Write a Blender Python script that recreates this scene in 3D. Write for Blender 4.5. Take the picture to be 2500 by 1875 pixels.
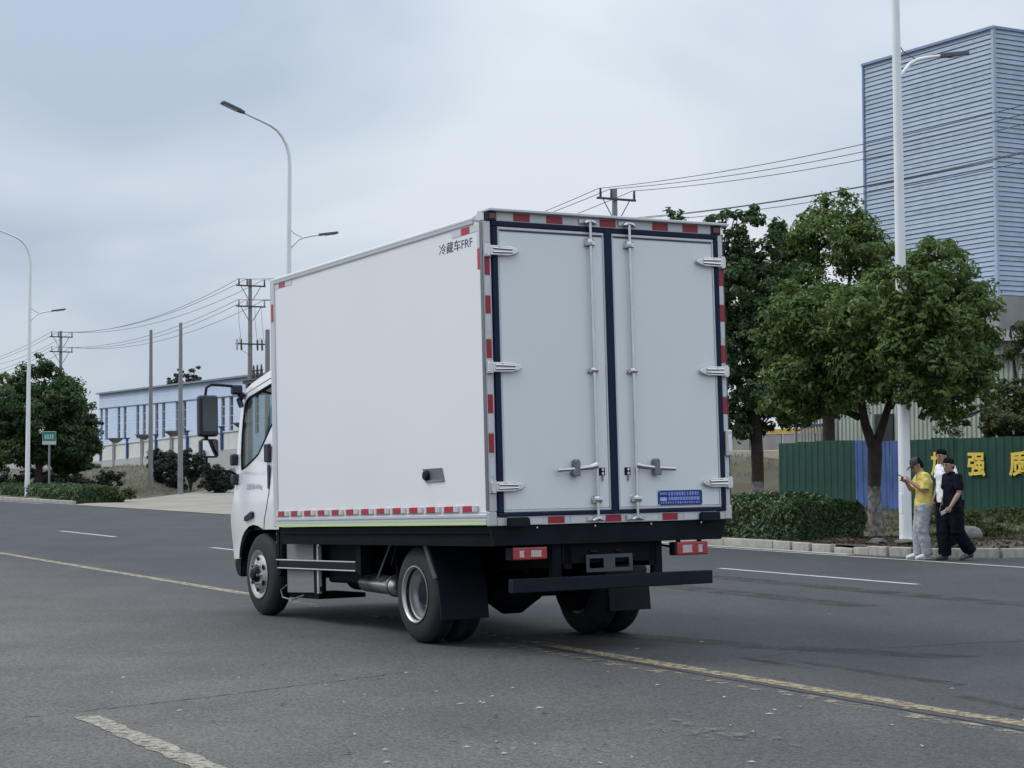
import bpy, bmesh, math, random
import numpy as np
from mathutils import Matrix, Vector
for _o in list(bpy.data.objects): bpy.data.objects.remove(_o)
scene = bpy.context.scene
R = math.radians
# ------------------------------------------------------------------ camera
cam_data = bpy.data.cameras.new("camera"); cam = bpy.data.objects.new("camera", cam_data)
scene.collection.objects.link(cam); scene.camera = cam
cam_data.sensor_width = 36.0; cam_data.lens = 36.0 * 4484.8 / 2500.0
cam_data.clip_start = 0.1; cam_data.clip_end = 5000
cam.location = (0, 0, 1.5)
cam.rotation_euler = (Matrix.Rotation(R(90 + 2.427), 3, 'X') @ Matrix.Rotation(R(-0.319), 3, 'Z')).to_euler()
# ------------------------------------------------------------------ sky
SUN_AZ, SUN_EL = R(-78), R(48)           # azimuth from +Y towards +X
world = bpy.data.worlds.new("World"); scene.world = world; world.use_nodes = True
wn, wl = world.node_tree.nodes, world.node_tree.links
wn.clear()
def wnode(t, **k):
    n = wn.new(t)
    for a, b in k.items(): setattr(n, a, b)
    return n
w_out = wnode('ShaderNodeOutputWorld'); w_bg = wnode('ShaderNodeBackground')
w_sky = wnode('ShaderNodeTexSky', sky_type='NISHITA', sun_disc=False, sun_elevation=SUN_EL, sun_rotation=SUN_AZ)
w_tc = wnode('ShaderNodeTexCoord'); w_map = wnode('ShaderNodeMapping')
w_map.inputs['Scale'].default_value = (1.0, 1.0, 2.1); w_map.inputs['Location'].default_value = (5.74, 4.04, 0.20)
w_noise = wnode('ShaderNodeTexNoise'); w_noise.inputs['Scale'].default_value = 3.0; w_noise.inputs['Detail'].default_value = 4.5
w_noise.inputs['Roughness'].default_value = 0.42; w_noise.inputs['Distortion'].default_value = 0.35
w_ramp = wnode('ShaderNodeValToRGB')
cr = w_ramp.color_ramp
cr.elements[0].position = 0.36; cr.elements[0].color = (4.2, 4.95, 6.1, 1)
cr.elements[1].position = 0.60; cr.elements[1].color = (6.75, 7.3, 7.95, 1)
w_e = cr.elements.new(0.48); w_e.color = (5.55, 6.25, 7.1, 1)
w_mix = wnode('ShaderNodeMix', data_type='RGBA'); w_mix.inputs[0].default_value = 0.93
w_sep = wnode('ShaderNodeSeparateXYZ')
w_cl = wnode('ShaderNodeClamp'); w_ma = wnode('ShaderNodeMath', operation='MULTIPLY_ADD')
w_ma.inputs[1].default_value = 1.6; w_ma.inputs[2].default_value = 1.0
w_mul = wnode('ShaderNodeVectorMath', operation='SCALE')
wl.new(w_tc.outputs['Generated'], w_map.inputs['Vector']); wl.new(w_map.outputs[0], w_noise.inputs['Vector'])
wl.new(w_noise.outputs['Fac'], w_ramp.inputs['Fac'])
wl.new(w_sky.outputs['Color'], w_mix.inputs[6]); wl.new(w_ramp.outputs['Color'], w_mix.inputs[7])
wl.new(w_tc.outputs['Generated'], w_sep.inputs[0]); wl.new(w_sep.outputs['Z'], w_cl.inputs['Value'])
w_sq = wnode('ShaderNodeMath', operation='POWER'); w_sq.inputs[1].default_value = 1.7
wl.new(w_cl.outputs[0], w_sq.inputs[0]); wl.new(w_sq.outputs[0], w_ma.inputs[0]); wl.new(w_ma.outputs[0], w_mul.inputs['Scale'])
wl.new(w_mix.outputs[2], w_mul.inputs[0]); wl.new(w_mul.outputs[0], w_bg.inputs['Color'])
w_bg.inputs['Strength'].default_value = 0.1
wl.new(w_bg.outputs[0], w_out.inputs[0])
# ------------------------------------------------------------------ sun (soft, behind thin cloud)
sun_d = bpy.data.lights.new("sun", 'SUN'); sun_d.energy = 1.4; sun_d.angle = R(18); sun_d.color = (1.0, 0.965, 0.92)
sun = bpy.data.objects.new("sun", sun_d); scene.collection.objects.link(sun)
sun_dir = Vector((math.sin(SUN_AZ) * math.cos(SUN_EL), math.cos(SUN_AZ) * math.cos(SUN_EL), math.sin(SUN_EL)))
sun.rotation_euler = sun_dir.to_track_quat('Z', 'Y').to_euler()
# ------------------------------------------------------------------ exposure
vs = scene.view_settings; vs.view_transform = 'Standard'; vs.look = 'None'; vs.exposure = 0.06; vs.gamma = 1.0
try: vs.use_curve_mapping = False
except Exception: pass
scene.cycles.max_bounces = 8; scene.cycles.transparent_max_bounces = 16

# ================================================================== helpers
COL = scene.collection.objects
rnd = random.Random(7)
MATS = {}
def pm(name, base, rough=0.5, metal=0.0, var=0.0, vscale=4.0, bump=0.0, bscale=60.0, coat=0.0, base2=None, spec=0.5):
    """procedural principled material: base colour broken up by noise, with fine relief"""
    if name in MATS: return MATS[name]
    m = bpy.data.materials.new(name); m.use_nodes = True
    n, l = m.node_tree.nodes, m.node_tree.links
    b = n['Principled BSDF']; b.inputs['Roughness'].default_value = rough; b.inputs['Metallic'].default_value = metal
    b.inputs['Coat Weight'].default_value = coat; b.inputs['Specular IOR Level'].default_value = spec
    tc = n.new('ShaderNodeTexCoord')
    nz = n.new('ShaderNodeTexNoise'); nz.inputs['Scale'].default_value = vscale; nz.inputs['Detail'].default_value = 5
    l.new(tc.outputs['Object'], nz.inputs['Vector'])
    mx = n.new('ShaderNodeMix'); mx.data_type = 'RGBA'
    c2 = base2 if base2 else tuple(min(1, c * (1 + var)) for c in base)
    c1 = base if base2 else tuple(c * (1 - var) for c in base)
    mx.inputs[6].default_value = (*c1, 1); mx.inputs[7].default_value = (*c2, 1)
    mr = n.new('ShaderNodeMapRange'); mr.inputs[1].default_value = 0.3; mr.inputs[2].default_value = 0.7
    l.new(nz.outputs['Fac'], mr.inputs[0]); l.new(mr.outputs[0], mx.inputs[0]); l.new(mx.outputs[2], b.inputs['Base Color'])
    if bump:
        nb = n.new('ShaderNodeTexNoise'); nb.inputs['Scale'].default_value = bscale; nb.inputs['Detail'].default_value = 3
        l.new(tc.outputs['Object'], nb.inputs['Vector'])
        bp = n.new('ShaderNodeBump'); bp.inputs['Strength'].default_value = bump; bp.inputs['Distance'].default_value = 0.02
        l.new(nb.outputs['Fac'], bp.inputs['Height']); l.new(bp.outputs[0], b.inputs['Normal'])
    MATS[name] = m
    return m

class MB:
    """collects simple solids, then links them as one mesh object"""
    def __init__(s): s.v = []; s.f = []
    def add(s, vs_, fs):
        k = len(s.v); s.v += [tuple(p) for p in vs_]; s.f += [tuple(i + k for i in f) for f in fs]; return s
    def box(s, x0, x1, y0, y1, z0, z1):
        return s.add([(x0,y0,z0),(x1,y0,z0),(x1,y1,z0),(x0,y1,z0),(x0,y0,z1),(x1,y0,z1),(x1,y1,z1),(x0,y1,z1)],
                     [(0,3,2,1),(4,5,6,7),(0,1,5,4),(1,2,6,5),(2,3,7,6),(3,0,4,7)])
    def prism(s, poly, axis, a0, a1):
        """extrude a 2-D polygon along an axis; poly is in the other two axes in order"""
        def P(p, a):
            return (a, p[0], p[1]) if axis == 'x' else ((p[0], a, p[1]) if axis == 'y' else (p[0], p[1], a))
        n = len(poly); vs_ = [P(p, a0) for p in poly] + [P(p, a1) for p in poly]
        fs = [tuple(range(n))[::-1], tuple(range(n, 2 * n))] + [(i, (i + 1) % n, n + (i + 1) % n, n + i) for i in range(n)]
        return s.add(vs_, fs)
    def tube(s, pts, rads, n=10, ref=None, caps=True):
        pts = [Vector(p) for p in pts]
        if not isinstance(rads, (list, tuple)): rads = [rads] * len(pts)
        k = len(s.v); N = len(pts); u = None
        for i, p in enumerate(pts):
            t = (pts[min(i + 1, N - 1)] - pts[max(i - 1, 0)])
            if t.length < 1e-9: t = Vector((0, 0, 1))
            t.normalize()
            if ref is not None: w = Vector(ref)
            elif u is not None: w = u
            else: w = Vector((1, 0, 0)) if abs(t.x) < 0.8 else Vector((0, 1, 0))
            u = (w - t * w.dot(t)); u.normalize(); v = t.cross(u)
            r = rads[i]; ru, rv = (r if isinstance(r, (tuple, list)) else (r, r))
            for j in range(n):
                a = 2 * math.pi * j / n
                s.v.append(tuple(p + u * (ru * math.cos(a)) + v * (rv * math.sin(a))))
        for i in range(N - 1):
            for j in range(n):
                a, b = k + i * n + j, k + i * n + (j + 1) % n
                s.f.append((a, b, b + n, a + n))
        if caps:
            s.f.append(tuple(k + j for j in range(n))[::-1]); s.f.append(tuple(k + (N - 1) * n + j for j in range(n)))
        return s
    def cyl(s, p0, p1, r0, r1=None, n=12): return s.tube([p0, p1], [r0, r0 if r1 is None else r1], n)
    def lathe(s, prof, axis='x', c=(0, 0, 0), n=32, closed=True):
        """prof: (along axis, radius)"""
        k = len(s.v); N = len(prof)
        for a, r in prof:
            for j in range(n):
                t = 2 * math.pi * j / n; p, q = r * math.cos(t), r * math.sin(t)
                s.v.append((c[0]+a, c[1]+p, c[2]+q) if axis == 'x' else ((c[0]+p, c[1]+a, c[2]+q) if axis == 'y' else (c[0]+p, c[1]+q, c[2]+a)))
        M = N if closed else N - 1
        for i in range(M):
            for j in range(n):
                a, b = k + i * n + j, k + i * n + (j + 1) % n
                c2, d = k + ((i + 1) % N) * n + (j + 1) % n, k + ((i + 1) % N) * n + j
                s.f.append((a, b, c2, d))
        return s
    def mesh(s, name, bevel=0, segs=1, smooth=False):
        me = bpy.data.meshes.new(name); me.from_pydata(s.v, [], s.f)
        bm = bmesh.new(); bm.from_mesh(me)
        bmesh.ops.recalc_face_normals(bm, faces=bm.faces)
        if bevel:
            es = [e for e in bm.edges if len(e.link_faces) == 2 and e.calc_face_angle(0) > 0.6]
            bmesh.ops.bevel(bm, geom=es, offset=bevel, segments=segs, affect='EDGES', profile=0.5, clamp_overlap=True)
        if smooth:
            for f in bm.faces: f.smooth = True
            for e in bm.edges:
                if len(e.link_faces) == 2 and e.calc_face_angle(0) > 0.7: e.smooth = False
        bm.to_mesh(me); bm.free(); me.update(); return me
    def build(s, name, m, parent=None, bevel=0, segs=1, smooth=False, mw=None):
        return link(name, s.mesh(name, bevel, segs, smooth), m, parent, mw)
def link(name, me, m=None, parent=None, mw=None):
    o = bpy.data.objects.new(name, me)
    if m is not None and me is not None:
        if len(me.materials): me.materials[0] = m
        else: me.materials.append(m)
    COL.link(o)
    if parent is not None: o.parent = parent
    if mw is not None: o.matrix_basis = mw
    return o
def tag(o, label=None, cat=None, group=None, kind=None):
    for k, v in (('label', label), ('category', cat), ('group', group), ('kind', kind)):
        if v: o[k] = v
    return o
def empty(name, loc=(0, 0, 0), rz=0.0):
    o = bpy.data.objects.new(name, None); COL.link(o); o.location = loc; o.rotation_euler = (0, 0, rz); return o
def copy_part(o, parent, mw=None):
    c = o.copy(); COL.link(c); c.parent = parent
    if mw is not None: c.matrix_basis = mw
    return c
def np_mesh(name, V, F, smooth=False):
    """V (n,3) float, F (m,k) int with k 3 or 4"""
    V = np.asarray(V, dtype=np.float32); F = np.asarray(F, dtype=np.int32)
    me = bpy.data.meshes.new(name); k = F.shape[1]
    me.vertices.add(len(V)); me.vertices.foreach_set('co', V.ravel())
    me.loops.add(F.size); me.loops.foreach_set('vertex_index', F.ravel())
    me.polygons.add(len(F)); me.polygons.foreach_set('loop_start', np.arange(0, F.size, k, dtype=np.int32))
    me.polygons.foreach_set('loop_total', np.full(len(F), k, dtype=np.int32))
    me.update(calc_edges=True); me.validate()
    if smooth: me.polygons.foreach_set('use_smooth', np.ones(len(F), dtype=bool))
    return me
def text_mesh(body, size, offset=0.0, extrude=0.001, align='CENTER'):
    cu = bpy.data.curves.new('lettering', 'FONT'); cu.body = body; cu.size = size; cu.offset = offset; cu.extrude = extrude
    cu.align_x = align; cu.align_y = 'CENTER'; cu.resolution_u = 3
    o = bpy.data.objects.new('lettering', cu); COL.link(o)
    dg = bpy.context.evaluated_depsgraph_get(); me = bpy.data.meshes.new_from_object(o.evaluated_get(dg))
    bpy.data.objects.remove(o); return me
# road frame: lat = across the road (to the far kerb), s = along it (away from the camera)
ROAD = R(29.2); CA, SA = math.cos(ROAD), math.sin(ROAD)
def rp(lat, s, z=0.0): return Vector((lat * CA - s * SA, lat * SA + s * CA, z))
KERB = 20.2
def road_z(lat): return 0.0 if lat < 9 else -0.008 * (min(lat, KERB) - 9)
GUT = road_z(99)
def sstep(a, b, x):
    t = min(1.0, max(0.0, (x - a) / (b - a))); return t * t * (3 - 2 * t)

# ================================================================== surface materials
def asphalt():
    m = bpy.data.materials.new('asphalt'); m.use_nodes = True
    n, l = m.node_tree.nodes, m.node_tree.links; b = n['Principled BSDF']
    b.inputs['Roughness'].default_value = 0.82; b.inputs['Specular IOR Level'].default_value = 0.35
    tc = n.new('ShaderNodeTexCoord')
    def noise(scale, detail=4, rough=0.55, vec=None):
        z = n.new('ShaderNodeTexNoise'); z.inputs['Scale'].default_value = scale; z.inputs['Detail'].default_value = detail
        z.inputs['Roughness'].default_value = rough; l.new(vec or tc.outputs['Object'], z.inputs['Vector']); return z.outputs['Fac']
    def rng(x, a, b2, c=0.0, d=1.0):
        q = n.new('ShaderNodeMapRange'); q.inputs[1].default_value = a; q.inputs[2].default_value = b2; q.inputs[3].default_value = c; q.inputs[4].default_value = d
        l.new(x, q.inputs[0]); return q.outputs[0]
    def mix(f, a, b2):
        q = n.new('ShaderNodeMix'); q.data_type = 'RGBA'
        for i, x in ((0, f), (6, a), (7, b2)):
            if isinstance(x, tuple): q.inputs[i].default_value = (*x, 1)
            elif isinstance(x, float): q.inputs[i].default_value = x
            else: l.new(x, q.inputs[i])
        return q.outputs[2]
    def math_(op, a, b2):
        q = n.new('ShaderNodeMath'); q.operation = op
        for i, x in ((0, a), (1, b2)):
            if isinstance(x, (int, float)): q.inputs[i].default_value = x
            else: l.new(x, q.inputs[i])
        return q.outputs[0]
    dot = n.new('ShaderNodeVectorMath'); dot.operation = 'DOT_PRODUCT'; dot.inputs[1].default_value = (CA, SA, 0)
    l.new(tc.outputs['Object'], dot.inputs[0])
    wob = math_('ADD', dot.outputs['Value'], rng(noise(0.6), 0.3, 0.7, -0.5, 0.5))
    near = rng(wob, 8.6, 4.2)                                     # dusty, older surfacing on the near side of the centre line
    mp = n.new('ShaderNodeMapping'); mp.inputs['Rotation'].default_value = (0, 0, -ROAD); mp.inputs['Scale'].default_value = (1.0, 0.08, 1)
    l.new(tc.outputs['Object'], mp.inputs['Vector'])
    streak = rng(noise(1.1, 3, 0.5, mp.outputs[0]), 0.35, 0.68)
    c_far = mix(rng(noise(0.5), 0.3, 0.7), (0.043, 0.044, 0.048), (0.058, 0.059, 0.062))
    c_near = mix(rng(noise(0.8, 6), 0.3, 0.7), (0.090, 0.086, 0.080), (0.128, 0.121, 0.109))
    c = mix(near, c_far, c_near)
    dk = n.new('ShaderNodeMix'); dk.data_type = 'RGBA'; dk.blend_type = 'MULTIPLY'
    l.new(rng(streak, 0, 1, 0.0, 0.45), dk.inputs[0]); l.new(c, dk.inputs[6]); dk.inputs[7].default_value = (0.62, 0.63, 0.66, 1)
    sand = math_('MULTIPLY', rng(noise(0.42, 6, 0.6), 0.60, 0.78), near)
    c = mix(math_('MULTIPLY', sand, 0.55), dk.outputs[2], (0.17, 0.145, 0.11))
    vor = n.new('ShaderNodeTexVoronoi'); vor.inputs['Scale'].default_value = 75; l.new(tc.outputs['Object'], vor.inputs['Vector'])
    sepc = n.new('ShaderNodeSeparateColor'); l.new(vor.outputs['Color'], sepc.inputs[0])
    grit = n.new('ShaderNodeMix'); grit.data_type = 'RGBA'; grit.blend_type = 'MULTIPLY'; grit.inputs[0].default_value = 1.0
    gc = n.new('ShaderNodeCombineColor')
    g = rng(sepc.outputs[0], 0, 1, 0.55, 1.45)
    for i in range(3): l.new(g, gc.inputs[i])
    l.new(c, grit.inputs[6]); l.new(gc.outputs[0], grit.inputs[7])
    l.new(grit.outputs[2], b.inputs['Base Color'])
    bp = n.new('ShaderNodeBump'); bp.inputs['Strength'].default_value = 0.5; bp.inputs['Distance'].default_value = 0.008
    l.new(noise(120, 2), bp.inputs['Height']); l.new(bp.outputs[0], b.inputs['Normal'])
    return m
def worn_paint(name, col, lo, hi, scale=9.0, dirt=(0.085, 0.08, 0.07)):
    """road paint worn away in patches"""
    m = bpy.data.materials.new(name); m.use_nodes = True
    n, l = m.node_tree.nodes, m.node_tree.links; b = n['Principled BSDF']; out = n['Material Output']
    b.inputs['Roughness'].default_value = 0.75
    tc = n.new('ShaderNodeTexCoord'); z = n.new('ShaderNodeTexNoise'); z.inputs['Scale'].default_value = scale
    z.inputs['Detail'].default_value = 8; z.inputs['Roughness'].default_value = 0.7; l.new(tc.outputs['Object'], z.inputs['Vector'])
    q = n.new('ShaderNodeMapRange'); q.inputs[1].default_value = lo; q.inputs[2].default_value = hi; l.new(z.outputs['Fac'], q.inputs[0])
    z2 = n.new('ShaderNodeTexNoise'); z2.inputs['Scale'].default_value = 3.0; l.new(tc.outputs['Object'], z2.inputs['Vector'])
    mx = n.new('ShaderNodeMix'); mx.data_type = 'RGBA'; mx.inputs[6].default_value = (*col, 1); mx.inputs[7].default_value = (*[0.6 * c + 0.4 * d for c, d in zip(col, dirt)], 1)
    l.new(z2.outputs['Fac'], mx.inputs[0]); l.new(mx.outputs[2], b.inputs['Base Color'])
    tr = n.new('ShaderNodeBsdfTransparent'); ms = n.new('ShaderNodeMixShader')
    l.new(q.outputs[0], ms.inputs[0]); l.new(tr.outputs[0], ms.inputs[1]); l.new(b.outputs[0], ms.inputs[2]); l.new(ms.outputs[0], out.inputs[0])
    return m
M_asph = asphalt()
M_soil = pm('dry_soil_and_grass', (0.066, 0.058, 0.040), 0.95, base2=(0.105, 0.096, 0.060), vscale=1.3, bump=1.0, bscale=9)
M_ground = pm('plain_ground', (0.09, 0.09, 0.055), 0.95, base2=(0.13, 0.12, 0.08), vscale=0.2, bump=0.6, bscale=3)
M_conc = pm('concrete', (0.30, 0.285, 0.25), 0.9, var=0.16, vscale=2.2, bump=0.35, bscale=40)
M_kerb = pm('kerb_concrete', (0.36, 0.345, 0.305), 0.9, var=0.22, vscale=5, bump=0.4, bscale=50)
M_apron = pm('pale_concrete_apron', (0.30, 0.27, 0.22), 0.9, base2=(0.21, 0.19, 0.16), vscale=0.5, bump=0.3, bscale=12)

# ================================================================== setting
g = MB(); g.add([(-2500, -300, -0.35), (2500, -300, -0.35), (2500, 4000, -0.35), (-2500, 4000, -0.35)], [(0, 1, 2, 3)])
tag(g.build('ground', M_ground), kind='structure')
r_ = MB()
S0, S1 = -60, 420
stat = [-60, -20, 0, 9, 12, 16, KERB, KERB + 0.6]
for a, b in zip(stat[:-1], stat[1:]):
    r_.add([rp(a, S0, road_z(a)), rp(b, S0, road_z(b)), rp(b, S1, road_z(b)), rp(a, S1, road_z(a))], [(0, 1, 2, 3)])
r_.add([rp(KERB + 0.6, S0, GUT), rp(120, S0, GUT), rp(120, 21.95, GUT), rp(24.0, 21.95, GUT), rp(KERB + 0.6, 23.6, GUT)], [(0, 1, 2, 3, 4)])
road = tag(r_.build('road', M_asph), kind='structure')
# painted lines: thin sheets lying 4 mm above the asphalt
def strip(name, pts, width, m, dz=0.004, jit=0.0):
    """pts: (lat, s) along the middle of the strip"""
    b = MB(); V = []
    for i, (la, s) in enumerate(pts):
        w = width * 0.5
        for sg in (-1, 1):
            q = la + sg * (w + rnd.uniform(-jit, jit)); V.append(rp(q, s, road_z(q) + dz))
    b.add(V, [(2 * i, 2 * i + 1, 2 * i + 3, 2 * i + 2) for i in range(len(pts) - 1)])
    return b.build(name, m, road)
M_yel = worn_paint('worn_yellow_paint', (0.37, 0.30, 0.175), 0.36, 0.58, 14.0)
M_yelfar = worn_paint('yellow_paint', (0.34, 0.29, 0.20), 0.34, 0.55)
M_yelfaint = worn_paint('worn_shaded_yellow_paint', (0.34, 0.29, 0.20), 0.48, 0.64, 7.0)  # real wear on the second line, painted shade under the truck
M_wht = worn_paint('white_road_paint', (0.50, 0.50, 0.49), 0.30, 0.42)
M_whtold = worn_paint('dusty_old_white_paint', (0.36, 0.325, 0.26), 0.33, 0.56, 16.0)
fr = lambda a, b, k: [a + (b - a) * i / k for i in range(k + 1)]
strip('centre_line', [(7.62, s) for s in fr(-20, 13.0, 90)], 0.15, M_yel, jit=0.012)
strip('worn_shaded_centre_line', [(7.64, s) for s in fr(13.0, 20.0, 60)], 0.15, M_yelfaint, jit=0.02)  # yellow thinned here to stand in for the shadow under the truck
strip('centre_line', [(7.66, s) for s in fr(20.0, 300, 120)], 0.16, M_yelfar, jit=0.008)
strip('worn_shaded_centre_line', [(7.33, s) for s in fr(-10, 13.8, 90)], 0.14, M_yelfaint, jit=0.03)
M_crack = pm('crack_tar', (0.022, 0.022, 0.023), 0.9, var=0.2)  # dark colour of the thin sheets along the road cracks
def crack(pts, w, wob=0.02):
    P = []
    for (a, s), (c, d) in zip(pts[:-1], pts[1:]):
        for t in fr(0, 1, 14)[:-1]: P.append((a + (c - a) * t + rnd.uniform(-wob, wob), s + (d - s) * t + rnd.uniform(-wob, wob)))
    b = MB(); V = []
    for i, (a, s) in enumerate(P):
        j = min(i + 1, len(P) - 1); k = max(i - 1, 0)
        dx, dy = P[j][0] - P[k][0], P[j][1] - P[k][1]; L = math.hypot(dx, dy) or 1
        ww = w * rnd.uniform(0.25, 1.0) * 0.5
        for sg in (-1, 1):
            a2, s2 = a - sg * dy / L * ww, s + sg * dx / L * ww; V.append(rp(a2, s2, road_z(a2) + 0.003))
    b.add(V, [(2 * i, 2 * i + 1, 2 * i + 3, 2 * i + 2) for i in range(len(P) - 1)])
    return b.build('road_crack', M_crack, road)
crack([(7.5, 13.0), (7.46, 9), (7.42, 5)], 0.035, 0.010)
for k in range(-2, 8):
    for la, mt in ((11.5, M_wht), (15.57, M_wht)):
        s0 = 17.55 + 10 * k
        if (la > 12 and k > 1) or (la < 12 and k < 0): continue
        strip('lane_dash', [(la, s) for s in fr(s0, s0 + 4.2, 14)], 0.13, mt, jit=0.004)
strip('lane_dash', [(3.14, s) for s in fr(10.83, 6.8, 40)], 0.15, M_whtold, dz=0.005, jit=0.015)
strip('edge_line', [(19.66, s) for s in fr(9.0, 29.5, 40)], 0.13, M_wht, jit=0.006)
strip('edge_line', [(19.66, s) for s in fr(74, 200, 40)], 0.13, M_wht, jit=0.006)
strip('gutter_strip', [(20.02, s) for s in fr(24.2, 44, 20)], 0.30, M_kerb, dz=0.006)
# tyre marks: soft dark rubber rubbed into the road
def rub():
    m = worn_paint('rubber_smear', (0.018, 0.018, 0.02), 0.40, 0.75, 2.5, (0.02, 0.02, 0.02)); return m
M_rub = rub()
for pts, w in (([(8.38, 11.42), (8.35, 10.41)], 0.10), ([(8.59, 11.22), (8.55, 10.16), (8.6, 9.26)], 0.13), ([(8.16, 8.86), (8.11, 8.0)], 0.12), ([(8.3, 14.2), (9.0, 12.1), (9.84, 10.6)], 0.45), ([(12.8, 30), (12.6, 15)], 0.5), ([(14.4, 34), (14.2, 12)], 0.5)):
    P = []
    for (a, s), (c, d) in zip(pts[:-1], pts[1:]): P += [(a + (c - a) * t, s + (d - s) * t) for t in fr(0, 1, 8)]
    strip('tyre_mark', P, w, M_rub, dz=0.0025, jit=0.02)
crack([(2.83, 10.99), (3.52, 11.16), (4.28, 11.38), (4.71, 11.55), (5.2, 11.7), (5.81, 11.93)], 0.016, 0.012)
crack([(8.47, 11.37), (9.2, 11.57), (9.83, 11.46), (10.73, 11.44), (11.6, 11.3)], 0.018, 0.02)
# litter: flakes of dry leaf and chips of grit on the near side
V, F = [], []
for i in range(110):
    la, s = (rnd.gauss(5.4, 1.6), rnd.gauss(9.6, 1.9)) if i < 100 else (rnd.uniform(1, 12), rnd.uniform(7, 20))
    p = rp(la, s, road_z(la) + 0.006); L, w, t = rnd.uniform(0.008, 0.035), rnd.uniform(0.004, 0.014), rnd.uniform(0, 6.3)
    d, e = Vector((math.cos(t), math.sin(t), 0)) * L, Vector((-math.sin(t), math.cos(t), 0)) * w
    k = len(V); h = Vector((0, 0, rnd.uniform(0.004, 0.012)))
    V += [p - d, p - e + h * 0.3, p + d + h * 0.4, p + e + h]; F += [(k, k + 1, k + 2, k + 3)]
me = bpy.data.meshes.new('road_litter'); me.from_pydata(V, [], F)
tag(link('road_litter', me, pm('dry_flakes', (0.26, 0.22, 0.17), 0.9, base2=(0.42, 0.40, 0.37), vscale=3)), 'pale dry flakes and grit scattered over the near asphalt', 'litter', kind='stuff')
sb = MB()
for i in range(30):                                            # thin film of spilled sand
    la, s = rnd.gauss(5.95, 0.13), rnd.gauss(8.3, 0.28); n = 7; p0 = rnd.uniform(0, 6)
    rr = rnd.uniform(0.02, 0.085)
    sb.add([rp(la + rr * 0.55 * math.cos(p0 + 6.283 * j / n) * rnd.uniform(.6, 1), s + rr * math.sin(p0 + 6.283 * j / n) * rnd.uniform(.6, 1), 0.0062 + 0.0004 * i) for j in range(n)], [tuple(range(n))])
tag(sb.build('spilled_sand', worn_paint('thin_spilled_sand', (0.25, 0.195, 0.14), 0.42, 0.72, 16.0)), 'small patch of spilled sand on the near asphalt', 'sand', kind='stuff')

# ---- verge and bank beyond the kerb
APRON = [(20.15, 46), (20.15, 71.5), (21.5, 73.5), (25.5, 79), (34.2, 93.5), (41, 104), (44, 86), (33, 62), (24.5, 47)]
def poly_dist(poly, x, y):
    inside = False; best = 1e9; n = len(poly)
    for i in range(n):
        x1, y1 = poly[i]; x2, y2 = poly[(i + 1) % n]
        if (y1 > y) != (y2 > y) and x < (x2 - x1) * (y - y1) / (y2 - y1) + x1: inside = not inside
        t = max(0, min(1, ((x - x1) * (x2 - x1) + (y - y1) * (y2 - y1)) / ((x2 - x1) ** 2 + (y2 - y1) ** 2)))
        best = min(best, math.hypot(x - x1 - t * (x2 - x1), y - y1 - t * (y2 - y1)))
    return -best if inside else best
def apron_z(lat): return GUT + 0.012 + 0.22 * sstep(20.2, 36, lat)
def terrain(lat, s, rough=True):
    if s < 24 and lat < 22.4 and math.hypot(lat - 22.4, s - 24) > 2.02: return -0.3
    H = 1.2 + 0.38 * min(1, max(0, (120 - s) / 30))
    z = 0.045 + (H - 0.045) * sstep(40, 46, s) * sstep(26.5, 34.3, lat) + 0.16 * sstep(23, 30, lat) * (1 - sstep(40, 46, s))
    d = poly_dist(APRON, lat, s)
    if d < 4: z = (apron_z(lat) - 0.06) + (z - apron_z(lat) + 0.06) * sstep(0.0, 4.0, d)
    if rough and d > 0.3:
        k = min(1.0, (lat - 20.3) / 1.5) * 0.06
        z += k * (math.sin(lat * 2.3 + s * 0.9) * math.sin(s * 1.7 - lat) + 0.6 * math.sin(lat * 5.1 + 1.3 * s) * math.sin(3.3 * s))
    return z
lats = fr(KERB + 0.13, 23, 11) + fr(23.4, 36, 30) + fr(37, 50, 13) + fr(55, 120, 8)
ss = fr(21.9, 27, 20) + fr(27.5, 60, 60) + fr(61, 130, 70) + fr(135, 420, 20)
V = [tuple(rp(a, s, terrain(a, s))) for s in ss for a in lats]; W_ = len(lats)
F = [(j * W_ + i, j * W_ + i + 1, (j + 1) * W_ + i + 1, (j + 1) * W_ + i) for j in range(len(ss) - 1) for i in range(W_ - 1)]
verge = tag(link('terrain', np_mesh('terrain', V, F, True), M_soil), kind='structure')
b = MB(); apr = [rp(a, s, apron_z(a)) for a, s in APRON]
b.add(apr, [tuple(range(len(apr)))]); tag(b.build('driveway', M_apron), kind='structure')
# ---- kerb of single stones
kerb = tag(empty('kerb', rp(KERB, 24)), kind='structure')
kerb_inv = kerb.matrix_basis.inverted() if False else Matrix.Translation(-rp(KERB, 24))
stone_me = MB().box(-0.065, 0.065, -0.5, 0.5, -0.12, 0.15).mesh('kerb_stone', 0.014, 2)
stone_me.materials.append(M_kerb)
def stone(a0, s0, a1, s1, gap=0.012, drop=0.0, yaw=0.0):
    p0, p1 = rp(a0, s0), rp(a1, s1); d = p1 - p0; L = d.length
    o = bpy.data.objects.new('kerb_stone', stone_me); COL.link(o); o.parent = kerb
    mid = (p0 + p1) * 0.5 - rp(KERB, 24)
    o.location = (mid.x, mid.y, GUT - drop + rnd.uniform(-0.004, 0.004)); o.rotation_euler = (rnd.uniform(-.006, .006) + yaw * 0.5, rnd.uniform(-.01, .01), math.atan2(d.y, d.x) - math.pi / 2 + yaw)
    o.scale = (1, L - gap, 1)
KX = KERB + 0.065
s = 26.6
while s < 45.5: stone(KX, s, KX, s + 1.5); s += 1.5
s = 71.6
while s < 118: stone(KX, s, KX, s + 1.0); s += 1.0
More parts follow.
